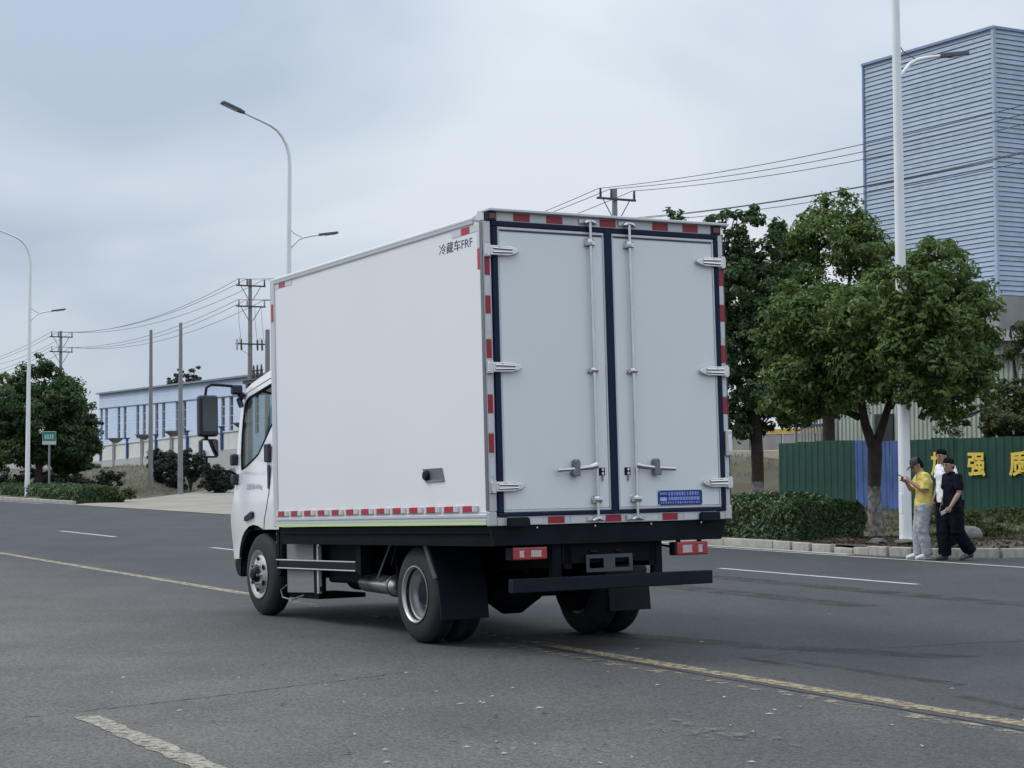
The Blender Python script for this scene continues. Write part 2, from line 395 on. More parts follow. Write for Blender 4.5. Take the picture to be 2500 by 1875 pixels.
for s0, s1, dr, yw in ((26.08, 26.6, 0, 0), (25.55, 26.04, 0.0, 0.01), (24.95, 25.5, 0.015, -0.02), (24.4, 24.88, 0.05, 0.06), (23.95, 24.38, 0.03, -0.03)): stone(KX, s0, KX, s1, 0.03, dr, yw)
th = 0.0; RK = 2.135
while th < 1.45:
    t0, t1 = th, th + 0.2; th += 0.215
    stone(22.4 - RK * math.cos(t0), 24 - RK * math.sin(t0), 22.4 - RK * math.cos(t1), 24 - RK * math.sin(t1), 0.015)
a = 22.4
while a < 40: stone(a, 24 - RK, a + 0.5, 24 - RK, 0.02); a += 0.52

# ================================================================== vegetation helpers
def leaf_mat(name, c1, c2, trans=0.25, rough=0.5):
    m = bpy.data.materials.new(name); m.use_nodes = True
    n, l = m.node_tree.nodes, m.node_tree.links; b = n['Principled BSDF']; out = n['Material Output']
    b.inputs['Roughness'].default_value = rough; b.inputs['Specular IOR Level'].default_value = 0.35
    geo = n.new('ShaderNodeNewGeometry'); rp_ = n.new('ShaderNodeValToRGB')
    rp_.color_ramp.elements[0].color = (*c1, 1); rp_.color_ramp.elements[1].color = (*c2, 1)
    e = rp_.color_ramp.elements.new(0.8); e.color = (*[0.6 * a + 0.4 * b2 for a, b2 in zip(c1, c2)], 1)
    l.new(geo.outputs['Random Per Island'], rp_.inputs[0]); l.new(rp_.outputs[0], b.inputs['Base Color'])
    tr = n.new('ShaderNodeBsdfTranslucent'); l.new(rp_.outputs[0], tr.inputs[0])
    ms = n.new('ShaderNodeMixShader'); ms.inputs[0].default_value = trans
    l.new(b.outputs[0], ms.inputs[1]); l.new(tr.outputs[0], ms.inputs[2]); l.new(ms.outputs[0], out.inputs[0])
    return m
M_leaf = leaf_mat('broad_leaf_green', (0.055, 0.112, 0.028), (0.22, 0.285, 0.07), .35)
M_leafdk = leaf_mat('deep_green_leaf', (0.030, 0.072, 0.026), (0.115, 0.175, 0.050), .3)
M_leafol = leaf_mat('olive_leaf', (0.045, 0.070, 0.022), (0.13, 0.145, 0.040))
M_conif = leaf_mat('dark_conifer', (0.010, 0.022, 0.016), (0.028, 0.050, 0.030), 0.1)
M_hedge = leaf_mat('hedge_leaf', (0.030, 0.070, 0.026), (0.11, 0.17, 0.055), 0.2, 0.38)
M_dry = leaf_mat('dry_grass_blade', (0.10, 0.095, 0.035), (0.22, 0.19, 0.09), 0.2, 0.7)
M_weed = leaf_mat('weed_green', (0.04, 0.075, 0.018), (0.12, 0.14, 0.04), 0.25, 0.6)
def bark(name, c1, c2, lime=None):
    """bark; below the height lime (m) it is painted with whitewash"""
    m = pm(name, c1, 0.95, base2=c2, vscale=7, bump=0.9, bscale=22)
    if lime:
        n, l = m.node_tree.nodes, m.node_tree.links; b = n['Principled BSDF']
        src = b.inputs['Base Color'].links[0].from_socket
        tc = n.new('ShaderNodeTexCoord'); sp = n.new('ShaderNodeSeparateXYZ'); l.new(tc.outputs['Object'], sp.inputs[0])
        nz = n.new('ShaderNodeTexNoise'); nz.inputs['Scale'].default_value = 9; nz.inputs['Detail'].default_value = 6; l.new(tc.outputs['Object'], nz.inputs['Vector'])
        ad = n.new('ShaderNodeMath'); ad.operation = 'MULTIPLY_ADD'; ad.inputs[1].default_value = -0.16; l.new(nz.outputs['Fac'], ad.inputs[0]); l.new(sp.outputs['Z'], ad.inputs[2])
        mr = n.new('ShaderNodeMapRange'); mr.inputs[1].default_value = lime - 0.06; mr.inputs[2].default_value = lime - 0.10; l.new(ad.outputs[0], mr.inputs[0])
        cp = n.new('ShaderNodeMapRange'); cp.inputs[1].default_value = 0.38; cp.inputs[2].default_value = 0.60; cp.inputs[3].default_value = 0.25; cp.inputs[4].default_value = 1.0; l.new(nz.outputs['Fac'], cp.inputs[0])
        mu = n.new('ShaderNodeMath'); mu.operation = 'MULTIPLY'; l.new(mr.outputs[0], mu.inputs[0]); l.new(cp.outputs[0], mu.inputs[1])
        mx = n.new('ShaderNodeMix'); mx.data_type = 'RGBA'; l.new(mu.outputs[0], mx.inputs[0]); l.new(src, mx.inputs[6]); mx.inputs[7].default_value = (0.27, 0.26, 0.235, 1)
        l.new(mx.outputs[2], b.inputs['Base Color'])
    return m
M_bark = bark('grey_brown_bark', (0.028, 0.022, 0.018), (0.06, 0.048, 0.038))
M_barkw = bark('whitewashed_bark', (0.032, 0.025, 0.020), (0.062, 0.050, 0.040), 1.0)
def unit(a): return a / (np.linalg.norm(a, axis=1, keepdims=True) + 1e-9)
def leaf_quads(C, N, L, Wd, g):
    """folded leaf diamonds at C with normals N, length L, width Wd"""
    n = len(C); a = unit(np.cross(N, g.normal(size=(n, 3)))); c = np.cross(N, a)
    L = L[:, None]; Wd = Wd[:, None]
    V = np.empty((n, 4, 3)); V[:, 0] = C - a * L * 0.5; V[:, 2] = C + a * L * 0.5 - N * L * 0.18
    V[:, 1] = C + c * Wd * 0.5 + N * Wd * 0.22; V[:, 3] = C - c * Wd * 0.5 + N * Wd * 0.22
    i = np.arange(n)[:, None] * 4
    F = np.concatenate([i + np.array([[0, 1, 2]]), i + np.array([[0, 2, 3]])])
    return V.reshape(-1, 3), F
def foliage(name, clumps, count, size, m, parent=None, seed=1, sub=16, subr=0.42, up=0.5, flat=0.0):
    """leaves gathered in many small bunches over each clump (x, y, z, rx, ry, rz)"""
    g = np.random.default_rng(seed); cl = np.array(clumps, float)
    wts = (cl[:, 3] * cl[:, 4] * cl[:, 5]) ** (2 / 3); wts /= wts.sum(); C_, N_ = [], []
    for c, w in zip(cl, wts):
        ns = max(4, int(sub * (0.6 + 0.8 * g.random()))); d = unit(g.normal(size=(ns, 3)))
        rr = 0.35 + 0.62 * g.random((ns, 1)) ** 0.5
        sc = c[:3] + d * rr * c[3:6]; sr = subr * (0.55 + 0.75 * g.random(ns)) * c[3:6].min()
        nl = int(count * w / ns)
        for k in range(ns):
            e = unit(g.normal(size=(nl, 3))); q = e * (g.random((nl, 1)) ** 0.42) * sr[k] * np.array([1.15, 1.15, 0.8])
            P = sc[k] + q; out = unit(P - c[:3]) * 0.5 + e * 0.6 + np.array([0, 0, up]) + g.normal(size=(nl, 3)) * 0.45
            C_.append(P); N_.append(unit(out))
    C_, N_ = np.concatenate(C_), np.concatenate(N_); n = len(C_)
    L = size * (0.6 + 0.7 * g.random(n)); Wd = L * (0.42 + 0.2 * g.random(n))
    V, F = leaf_quads(C_, N_, L, Wd, g)
    me = np_mesh(name, V, F); me.materials.append(m)
    return link(name, me, None, parent)
def tree(name, label, lat, s, trunk, limbs, clumps, count, size, m, seed, bark_m, group, z0=None, sub=18, subr=0.42):
    """trunk: [(x,y,z,r)]; limbs: list of the same; all in metres from the tree's foot, in world directions"""
    z = terrain(lat, s) - 0.03 if z0 is None else z0
    t = empty(name, rp(lat, s, z)); tag(t, label, 'tree', group)
    b = MB(); b.tube([p[:3] for p in trunk], [p[3] for p in trunk], 12)
    for lb in limbs: b.tube([p[:3] for p in lb], [p[3] for p in lb], 8)
    g = random.Random(seed)
    for c in clumps:                                            # twigs reaching into every clump
        st = min([p for lb in limbs + [trunk] for p in lb[1:]], key=lambda p: (p[0]-c[0])**2 + (p[1]-c[1])**2 + 1.6 * (p[2]-c[2])**2)
        for _ in range(3):
            e = [c[i] + g.uniform(-.6, .6) * c[3 + i] for i in range(3)]
            mid = [(st[i] + e[i]) / 2 + g.uniform(-.12, .12) for i in range(3)]
            b.tube([st[:3], mid, e], [min(0.045, st[3] * 0.6), 0.022, 0.006], 6)
    b.build('trunk', bark_m, t, smooth=True)
    foliage('crown', clumps, count, size, m, t, seed, sub, subr)
    return t
def clumps_in(env, n, r, seed, squash=0.8):
    """n clump ellipsoids spread through an envelope (x,y,z,rx,ry,rz)"""
    g = random.Random(seed); out = []
    while len(out) < n:
        p = [g.uniform(-1, 1) for _ in range(3)]
        q = sum(x * x for x in p)
        if q > 1 or q < 0.12: continue
        rr = r * g.uniform(0.7, 1.25)
        out.append((env[0] + p[0] * env[3], env[1] + p[1] * env[4], env[2] + p[2] * env[5], rr, rr, rr * squash))
    return out

# ================================================================== trees
GR = 'street trees along the far kerb'
tree('street_tree', 'rounded leafy street tree with whitewashed trunk foot, its leaves hiding part of the lamp post', 22.9, 26.95,
     [(0, 0, 0, .17), (0.0, 0, .15, .14), (-0.02, 0.02, 1.0, .125), (0.0, 0, 1.6, .14), (0.0, 0, 1.9, .13)],
     [[(0, 0, 1.65, .11), (-.20, -.1, 2.2, .085), (-.32, -.2, 2.85, .07), (-.7, -.3, 3.5, .05), (-1.0, -.4, 4.2, .02)],
      [(0, 0, 1.7, .10), (.14, -.05, 2.15, .08), (.26, -.1, 2.55, .07), (.75, -.3, 3.1, .06), (1.2, -.4, 4.1, .02)],
      [(-.3, -.1, 2.3, .07), (-.85, .2, 2.6, .05), (-1.5, .1, 3.0, .02)], [(.3, -.1, 2.5, .06), (.25, .5, 3.4, .05), (.1, .6, 4.5, .02)], [(.3, -.1, 2.5, .06), (.4, -1.2, 3.2, .04), (.45, -2.2, 3.6, .015)]],
     clumps_in((-0.95, -.4, 3.85, 1.25, 1.6, 1.05), 17, .70, 3) + clumps_in((.85, -.7, 3.95, 1.0, 1.6, 1.2), 18, .66, 4)
     + clumps_in((-.1, -.7, 3.4, 1.9, 1.5, .75), 15, .62, 5) + [(1.05, -.9, 5.2, .5, .6, .42), (1.5, -.6, 4.5, .45, .6, .45), (-1.75, -.3, 2.75, .55, .6, .5), (-1.35, -.4, 2.45, .5, .5, .38), (1.45, -.7, 2.65, .5, .6, .45), (1.1, -.8, 2.5, .45, .5, .33),
       (-1.9, -.3, 3.6, .45, .5, .5), (-1.5, -.3, 4.45, .5, .5, .4), (1.72, -.6, 3.5, .4, .5, .6), (.5, -2.9, 3.05, .5, .4, .45), (.35, -2.95, 3.75, .55, .4, .5), (.5, -2.9, 4.3, .45, .4, .4), (.0, -2.7, 3.4, .5, .4, .5), (.9, -2.6, 3.6, .55, .4, .6), (.55, -2.8, 2.62, .38, .35, .3), (-.05, -2.9, 2.85, .38, .3, .36), (-.1, -2.95, 3.4, .42, .32, .4), (-.05, -2.95, 3.95, .42, .32, .4), (-.1, -2.9, 4.45, .42, .32, .38), (.25, -2.85, 4.6, .35, .3, .3), (-.05, -3.0, 3.1, .3, .2, .3), (-.08, -3.0, 3.65, .3, .2, .3), (-.05, -3.0, 4.2, .3, .2, .3), (-.04, -3.0, 2.6, .25, .2, .2)],
     80000, .118, M_leaf, 11, M_barkw, GR)
tree('street_tree', 'street tree half hidden by the truck box, dark trunk with peeling whitewash behind the hedge', 24.2, 32.4,
     [(0, 0, 0, .17), (0, 0, .2, .15), (0.03, 0, 1.2, .135), (0.0, 0, 2.2, .13), (-.02, 0, 2.6, .13)],
     [[(0, 0, 2.4, .11), (-.35, 0, 3.1, .08), (-.6, .1, 4.3, .05), (-.6, .1, 5.6, .02)], [(0, 0, 2.5, .1), (.4, 0, 3.2, .07), (.8, 0, 4.2, .02)]],
     clumps_in((-.25, .1, 4.1, 1.15, 1.3, 1.9), 24, .68, 21) + [(.75, 0, 5.3, .55, .5, .5), (.95, 0, 4.5, .5, .5, .5), (.3, 0, 6.3, .5, .5, .4), (-.2, 0, 6.75, .45, .5, .35), (-.7, 0, 6.6, .4, .5, .32), (-.55, 0, 6.1, .5, .5, .4), (-.1, 0, 5.9, .55, .5, .4), (-.95, 0, 5.5, .45, .5, .4), (.9, -.2, 2.6, .55, .5, .45), (-.4, -.2, 2.35, .5, .5, .4), (.4, 0, 2.4, .5, .5, .35)],
     38000, .125, M_leafdk, 12, M_barkw, GR)
t3 = tree('street_tree', 'tallest tree, its rounded top rising against the sky left of the blue tower', 33.0, 40.8,
     [(0, 0, 0, .2), (0, 0, 2.6, .15)], [[(0, 0, 2.4, .12), (-.3, 0, 4, .09), (-.2, 0, 6.5, .03)], [(0, 0, 2.5, .1), (.5, 0, 4.5, .07), (.7, 0, 6.8, .02)]],
     clumps_in((.15, 0, 5.4, 1.45, 1.3, 1.5), 20, .72, 31) + clumps_in((0, 0, 3.1, 1.5, 1.0, .9), 10, .6, 32) + [(-1.75, 0, 5.6, .55, .5, .5), (-1.9, 0, 4.8, .6, .5, .6), (-1.6, 0, 4.0, .6, .5, .6), (-2.2, 0, 5.2, .4, .4, .4)] + [(.35, 0, 7.3, .75, .7, .55), (-.25, 0, 7.05, .6, .6, .45), (.95, 0, 6.9, .55, .6, .5), (-.95, 0, 6.6, .5, .5, .4), (1.35, 0, 6.1, .5, .5, .45), (-1.5, 0, 6.2, .45, .5, .4)],
     30000, .125, M_leaf, 13, M_bark, GR, z0=.2); t3.scale = (1.08, 1.1, 1.14)
tree('street_tree', 'street tree almost wholly behind the truck, only its crown tip shows over the roof', 24.2, 35.5,
     [(0, 0, 0, .17), (0, 0, 2.6, .13)], [[(0, 0, 2.4, .1), (.05, 0, 4.5, .07), (.05, 0, 7.1, .02)]],
     clumps_in((0, 0, 4.6, 1.3, 1.3, 1.5), 14, .68, 41) + [(.03, 0, 7.2, .28, .3, .24), (.25, 0, 6.95, .24, .3, .2), (-.15, 0, 6.85, .25, .3, .25), (.05, 0, 6.4, .4, .4, .4)],
     9000, .13, M_leafdk, 14, M_bark, GR)
GL = 'trees at the far end of the road'
tree('round_tree', 'dense dark round tree behind the small green sign', 23.65, 89.75,
     [(0, 0, 0, .2), (0, 0, 2.2, .16)], [[(0, 0, 2, .12), (-.6, 0, 4, .08), (-.7, 0, 6, .03)], [(0, 0, 2, .12), (.8, 0, 4, .08), (1.2, 0, 5, .03)]],
     clumps_in((.2, 0, 3.7, 2.1, 1.8, 2.0), 36, .85, 51) + clumps_in((.3, -.4, 2.3, 2.1, 1.4, .6), 12, .7, 52) + [(-.2, 0, 6.3, .7, .7, .6), (.3, 0, 6.0, .7, .7, .5), (1.5, 0, 5.2, .7, .7, .5), (-.9, 0, 5.6, .7, .7, .6), (2.2, 0, 3.0, .6, .6, .5), (1.6, 0, 2.0, .7, .6, .4)],
     52000, .18, M_leafdk, 15, M_bark, GL, z0=0.0)
tree('round_tree', 'olive green round tree cut by the photograph edge behind the far lamp post', 22.75, 95.7,
     [(0, 0, 0, .2), (0, 0, 2.2, .16)], [[(0, 0, 2, .12), (-.6, 0, 4, .08), (-.7, 0, 6, .03)]],
     clumps_in((-.2, 0, 3.7, 2.4, 1.9, 2.0), 36, .85, 61) + clumps_in((0, -.4, 2.2, 2.2, 1.4, .6), 12, .7, 62) + [(.3, 0, 5.8, .8, .7, .5), (-1.2, 0, 5.9, .8, .7, .5), (1.2, 0, 5.4, .8, .7, .5)],
     46000, .18, M_leaf, 16, M_bark, GL, z0=0.0)
tree('round_tree', 'lower drooping tree reaching to the corner of the pale factory', 25.45, 91.3,
     [(0, 0, 0, .15), (0, 0, 2.0, .12)], [[(0, 0, 1.8, .1), (.6, 0, 3.2, .06), (1, 0, 4.3, .03)]],
     clumps_in((.3, 0, 2.8, 1.4, 1.3, 1.6), 24, .66, 71) + clumps_in((.3, -.3, 1.6, 1.4, 1, .4), 8, .5, 72) + [(.3, 0, 4.5, .55, .6, .45), (1.3, 0, 3.6, .5, .5, .4), (1.5, 0, 2.4, .4, .5, .4)],
     30000, .17, M_leafdk, 17, M_bark, GL, z0=0.0)
GB = 'trees showing over the factory roof'
tree('background_tree', 'feathery pair of treetops showing over the middle of the factory roof', 58, 168, [(0, 0, 0, .25), (0, 0, 6, .15)], [[(0, 0, 5, .12), (.3, 0, 9, .03)]],
     [(-.9, 0, 8.3, .55, .5, .8), (-.4, 0, 8.8, .4, .4, .8), (.6, 0, 8.7, .5, .5, .9), (1.15, 0, 9.0, .5, .5, .9), (0, 0, 7.6, 1.5, 1, .8), (-1.3, 0, 8.0, .4, .4, .5)], 3500, .22, leaf_mat('hazy_leaf', (0.06, .085, .07), (.11, .14, .11), .2), 81, M_bark, GB, z0=1.0, sub=8, subr=.5)
tree('background_tree', 'small dark treetop showing over the end of the factory roof', 58, 191, [(0, 0, 0, .25), (0, 0, 6, .15)], [[(0, 0, 5, .12), (.3, 0, 7.6, .03)]],
     [(0, 0, 7.6, .8, .7, .55), (.8, 0, 7.3, .5, .5, .5), (-.9, 0, 7.2, .5, .5, .4)], 1600, .22, M_leafdk, 82, M_bark, GB, z0=1.0, sub=8, subr=.5)
tree('background_tree', 'olive shrubby tree behind the hoarding at the right border of the photo', 34.0, 34.6, [(0, 0, 0, .1), (0, 0, 1.8, .07)], [[(0, 0, 1.6, .06), (.2, 0, 3.2, .02)]],
     clumps_in((.15, 0, 2.7, 1.15, 1.0, 1.0), 16, .42, 91), 7000, .12, M_leafol, 83, M_bark, None, sub=9, subr=.5)
tree('background_tree', 'scrubby young tree growing over the hoarding top right of the street tree', 33.2, 34.8, [(0, 0, 0, .08), (0, 0, 1.5, .06)], [[(0, 0, 1.4, .05), (.1, 0, 2.6, .02)]],
     clumps_in((0, 0, 2.35, .9, .8, .55), 10, .38, 92), 4200, .11, M_leafol, 84, M_bark, None, sub=9, subr=.5)
tree('background_tree', 'loose green tree reaching into the photo at its right border below the tower', 37.5, 38.0, [(0, 0, 0, .12), (0, 0, 3, .08)], [[(0, 0, 2.8, .07), (-.2, 0, 5.0, .02)]],
     clumps_in((.9, 0, 4.6, 1.4, 1.0, .8), 9, .42, 93), 3000, .13, M_leafol, 85, M_bark, None, sub=9, subr=.5)

# ================================================================== hedges and shrubs
def hedge(name, label, lat0, lat1, s0, s1, h, count, size, m, seed, cat='hedge', group=None):
    g = np.random.default_rng(seed); base = rp((lat0 + lat1) / 2, (s0 + s1) / 2, terrain((lat0 + lat1) / 2, (s0 + s1) / 2, False) - 0.02)
    t = empty(name, base, ROAD); tag(t, label, cat, group)
    n = count; hx, hy = (lat1 - lat0) / 2, (s1 - s0) / 2
    u = g.uniform(-1, 1, (n, 3)); face = g.integers(0, 5, n)
    dep = g.random(n) ** 1.8 * 0.22
    P = u * [hx, hy, 0.5] + [0, 0, 0.5]; N = g.normal(size=(n, 3)) * 0.55
    for f, ax, sg in ((0, 0, -1), (1, 0, -1), (2, 2, 1), (3, 1, -1), (4, 0, 1)):
        k = face == f
        if ax == 2: P[k, 2] = 1 - dep[k] * 0.6; N[k, 2] += 1
        else: P[k, ax] = sg * ((hx if ax == 0 else hy) - dep[k]); N[k, ax] += sg; N[k, 2] += 0.5
    lump = 0.09 * np.sin(P[:, 1] * 2.1 + seed) + 0.05 * np.sin(P[:, 1] * 5.3) + 0.03 * np.sin(P[:, 0] * 7)
    P[:, 2] = np.clip(P[:, 2], 0.02, None) * h * (1 + lump)
    rnd_edge = 1 - 0.28 * np.clip((P[:, 2] / h - 0.7) / 0.4, 0, 1) ** 2
    P[:, 0] = P[:, 0] * rnd_edge + 0.05 * np.sin(P[:, 1] * 3.7 + P[:, 2] * 9); P[:, 1] *= 1 - 0.04 * (1 - rnd_edge)
    L = size * (0.6 + 0.7 * g.random(n)); V, F = leaf_quads(P, unit(N), L, L * 0.5, g)
    me = np_mesh('foliage', V, F); me.materials.append(m); link('foliage', me, None, t)
    b = MB()
    for i in range(int((s1 - s0) * 4)):
        x, y = rnd.uniform(-hx * .6, hx * .6), rnd.uniform(-hy * .95, hy * .95)
        b.tube([(x, y, 0), (x + rnd.uniform(-.15, .15), y + rnd.uniform(-.15, .15), h * .5), (x + rnd.uniform(-.3, .3), y + rnd.uniform(-.3, .3), h * .85)], [.016, .011, .005], 5)
    tag(b.build('stem', M_bark, t), kind='stuff')
    return t
hedge('clipped_hedge', 'clipped dark green hedge along the kerb between truck and whitewashed tree', 20.7, 22.25, 26.5, 44.5, 0.78, 32000, .105, M_hedge, 5)
GLB = 'low shrubs along the far verge'
hedge('low_hedge', 'low clipped green hedge strip at the foot of the far lamp post', 21.6, 24.0, 80, 92, 0.55, 6000, .14, M_hedge, 6, group=GLB)
hedge('low_hedge', 'dark bushy low hedge at the corner of the pale driveway', 20.9, 22.6, 73.2, 79.6, 0.62, 4500, .14, M_hedge, 8, group=GLB)
def shrub(name, label, lat, s, env, n, r, count, size, m, seed, group=None, cat='shrub', z0=None):
    t = empty(name, rp(lat, s, (terrain(lat, s) if z0 is None else z0) - 0.02)); tag(t, label, cat, group)
    b = MB()
    for i in range(6):
        a = rnd.uniform(0, 6.28); b.tube([(0, 0, 0), (math.cos(a) * env[3] * .3, math.sin(a) * env[4] * .3, env[2] * .7), (math.cos(a) * env[3] * .6, math.sin(a) * env[4] * .6, env[2] + env[5] * .5)], [.03, .02, .006], 5)
    tag(b.build('stem', M_bark, t), kind='stuff')
    foliage('foliage', clumps_in(env, n, r, seed, .9), count, size, m, t, seed, 9, .5)
    return t
shrub('yellowing_shrub', 'yellow green low shrub at the left edge of the driveway', 22.4, 73.4, (0, 0, .32, .75, .7, .28), 9, .26, 2200, .12, M_leafol, 101, GLB)
GC = 'dark conifers below the pale wall'
for lb, la, s_, h, w in (('dark conifer bush between the two bare concrete poles, leftmost of the row', 30.6, 92.2, 1.7, .62), ('dark conifer bush second from the far end of the row below the pale wall', 30.9, 90.7, 1.75, .6),
                     ('tallest dark conifer bush beside the taller bare concrete pole', 31.2, 89.2, 2.05, .75), ('low dark conifer bush nearest the truck mirror', 31.4, 86.1, 1.35, .8)):
    shrub('conifer_bush', lb, la, s_, (0, 0, h * .5, w, w, h * .5), 16, .34, 7000, .12, M_conif, int(s_ * 10), GC, z0=max(0.05, terrain(la, s_)))
shrub('dark_shrub', 'dark tangled shrub under the dense round tree', 25.5, 87.5, (0, 0, .6, 1.9, 1.2, .55), 18, .4, 5000, .14, M_conif, 111, GLB)
shrub('dark_shrub', 'dark tangled shrub behind the far lamp post at the photo border', 24.0, 93.5, (0, 0, .75, 1.8, 1.2, .6), 16, .4, 4500, .14, M_conif, 112, GLB)
shrub('leafy_weed', 'small leafy weed by the driveway just ahead of the truck cab', 20.75, 45.6, (0, 0, .28, .35, .35, .25), 7, .16, 900, .07, M_weed, 113)
for i, (la, s_, w, lb) in enumerate(((24.4, 25.6, .7, 'tuft of weeds behind the walking man at the foot of the hoarding'), (27.2, 28.4, 1.1, 'spreading green weeds between kerb and lettered hoarding'), (29.4, 29.6, 1.0, 'green weeds at the right border below the hoarding'), (26.2, 29.0, .8, 'weedy clump just right of the lamp post foot'))):
    shrub('weed_clump', lb, la, s_, (0, 0, .12, w, w * .8, .10), 12, .15, 1800, .07, M_weed if i % 2 else M_leafol, 120 + i, 'weeds on the verge')
# grass and dead leaves nobody could count
def blades(name, label, pts, hgt, m, seed):
    g = np.random.default_rng(seed); P = np.array([list(rp(a, s, terrain(a, s))) for a, s in pts]); n = len(P)
    d = g.normal(size=(n, 3)) * [0.5, 0.5, 0]; d[:, 2] = 1; d = unit(d); L = hgt * (0.4 + g.random(n))[:, None]
    w = unit(np.cross(d, g.normal(size=(n, 3)))) * 0.012 * (hgt / 0.15)
    V = np.stack([P - w, P + w, P + d * L], 1).reshape(-1, 3); F = np.arange(3 * n).reshape(-1, 3)
    me = np_mesh(name, V, F); me.materials.append(m); return tag(link(name, me), label, 'grass', kind='stuff')
gg = random.Random(3)
pts = [(gg.uniform(28, 35), gg.uniform(44, 122)) for _ in range(9000)] + [(gg.uniform(21, 31), gg.uniform(93, 122)) for _ in range(5000)]
blades('dry_grass', 'thin dry grass on the bank below the pale wall', [p for p in pts if poly_dist(APRON, *p) > 0.4], .16, M_dry, 1)
pts = [(gg.uniform(23.2, 30.8), gg.uniform(22.5, 40)) for _ in range(5000)] + [(gg.uniform(29.9, 30.9), gg.uniform(22.5, 40)) for _ in range(2500)]
blades('verge_grass', 'rough green grass on the verge in front of the hoarding', pts, .13, M_weed, 2)
pts = [(gg.uniform(24, 30.8), gg.uniform(22.5, 40)) for _ in range(6000)]
blades('dead_grass', 'bleached dead grass at the foot of the hoarding', pts, .15, M_dry, 4)
pts = [(gg.uniform(20.5, 25), gg.uniform(22.6, 27)) for _ in range(4200)]
pts = [p for p in pts if terrain(*p) > 0]
P = np.array([list(rp(a, s, terrain(a, s) + 0.015)) for a, s in pts]); g_ = np.random.default_rng(9)
Vv, Ff = leaf_quads(P, unit(g_.normal(size=P.shape) * .5 + [0, 0, 1]), .07 * (.5 + g_.random(len(P))), .035 * (.5 + g_.random(len(P))), g_)
me = np_mesh('dead_leaves', Vv, Ff); me.materials.append(leaf_mat('dead_leaf', (.05, .032, .02), (.14, .095, .06), .1, .8))
tag(link('dead_leaves', me), 'brown dead leaves on the soil round the lamp post', 'leaves', kind='stuff')
# stones
M_stone = pm('pale_stone', (.26, .25, .24), .9, var=.2, vscale=5, bump=.5, bscale=20)
M_stoned = pm('dark_stone', (.10, .095, .085), .95, var=.25, vscale=5, bump=.5, bscale=20)
def rock(label, lat, s, size, m, seed, squash=.6, group=None, z=None):
    bm = bmesh.new(); bmesh.ops.create_icosphere(bm, subdivisions=3, radius=1); g = random.Random(seed)
    k = [(Vector((g.gauss(0, 1), g.gauss(0, 1), g.gauss(0, 1))).normalized(), g.uniform(.62, .95)) for _ in range(14)]
    for v in bm.verts:
        for d, c in k:
            q = v.co.dot(d)
            if q > c: v.co -= d * (q - c)
        v.co.z *= squash
    for f in bm.faces: f.smooth = False
    bmesh.ops.scale(bm, verts=bm.verts, vec=(size, size * .8, size))
    me = bpy.data.meshes.new('rock'); bm.to_mesh(me); bm.free()
    o = link('rock', me, m); o.location = rp(lat, s, (terrain(lat, s) if z is None else z) + size * squash * .45); o.rotation_euler = (0, 0, g.uniform(0, 6)); return tag(o, label, 'rock', group)
rock('pale boulder on the verge just behind the walking man', 23.4, 25.0, .26, M_stone, 1)
rock('broken stone slab at the foot of the lamp post', 21.15, 24.15, .22, M_stoned, 2, .3)
rock('second broken slab below the lamp post, beside the cap wearer', 20.95, 24.6, .2, M_stoned, 3, .35)
for i, (la, s_, sz, lb) in enumerate(((33.2, 112.5, .38, 'large dark stone lying highest on the dry bank below the wall'), (32.6, 114, .22, 'small stone just left of the large dark stone on the bank'), (33, 116.4, .26, 'second stone left of the large dark stone on the bank'), (32.8, 109.0, .2, 'small stone right of the large dark stone on the bank'), (32.4, 118.5, .25, 'leftmost stone on the dry bank below the pale wall'))):
    rock(lb, la, s_, sz, M_stoned if i == 0 else M_soil, 10 + i, .5, 'stones on the dry bank')


# ================================================================== buildings
def road_empty(name, lat, s, z=0.0): return empty(name, rp(lat, s, z), ROAD)       # local x = across (lat), y = along (s)
M_bluecl = pm('pale_blue_sheet', (0.34, 0.41, 0.515), .45, var=.10, vscale=1.6, bump=.1, bscale=8, metal=.0)
M_bluecl2 = pm('pale_blue_sheet_alt', (0.31, 0.375, 0.475), .45, var=.12, vscale=2.2, bump=.1, bscale=8)
M_bluetrim = pm('faded_blue_trim', (0.20, 0.27, 0.42), .5, var=.1)
M_gap = pm('dark_lap_joint', (0.05, 0.06, 0.09), .9, var=.1)
M_greyw = pm('grey_render', (0.24, 0.245, 0.235), .9, var=.15, vscale=1.2, bump=.3, bscale=30)
M_pgreen = pm('pale_green_sheet', (0.38, 0.42, 0.36), .5, var=.10, vscale=2)
M_gold = pm('gilt_letters', (0.55, 0.36, 0.12), .4, var=.1, metal=.3)
# --- tall tower clad in lapped sheets
T = tag(road_empty('clad_tower', 45, 46.5, 0), 'tall tower clad in horizontal pale blue metal sheets behind the trees', 'building')
Z0, Z1, SW, DW = 7.1, 16.3, 6.8, 7.0
MB().box(0.09, DW, 0.06, SW - 0.06, 5.2, Z1 - 0.03).build('core_wall', M_gap, T)
rows = 54; hz = (Z1 - Z0) / rows
def lap(axis):
    b = MB(); q = hz * 1.0
    prof = [(0.0, 0.0), (-0.045, 0.012), (-0.012, q - 0.012), (0.03, q - 0.012)]    # (out, up): lower edge stands proud
    if axis == 's': b.prism([(x + .03, z) for x, z in prof], 'y', 0.0, SW)
    else: b.prism([(y, z) for y, z in prof], 'x', 0.05, DW)
    return b.mesh('cladding_sheet')
m1, m2 = lap('s'), lap('l')
for mm in (m1, m2): mm.materials.append(M_bluecl)
m1b, m2b = m1.copy(), m2.copy(); m1b.materials[0] = M_bluecl2; m2b.materials[0] = M_bluecl2
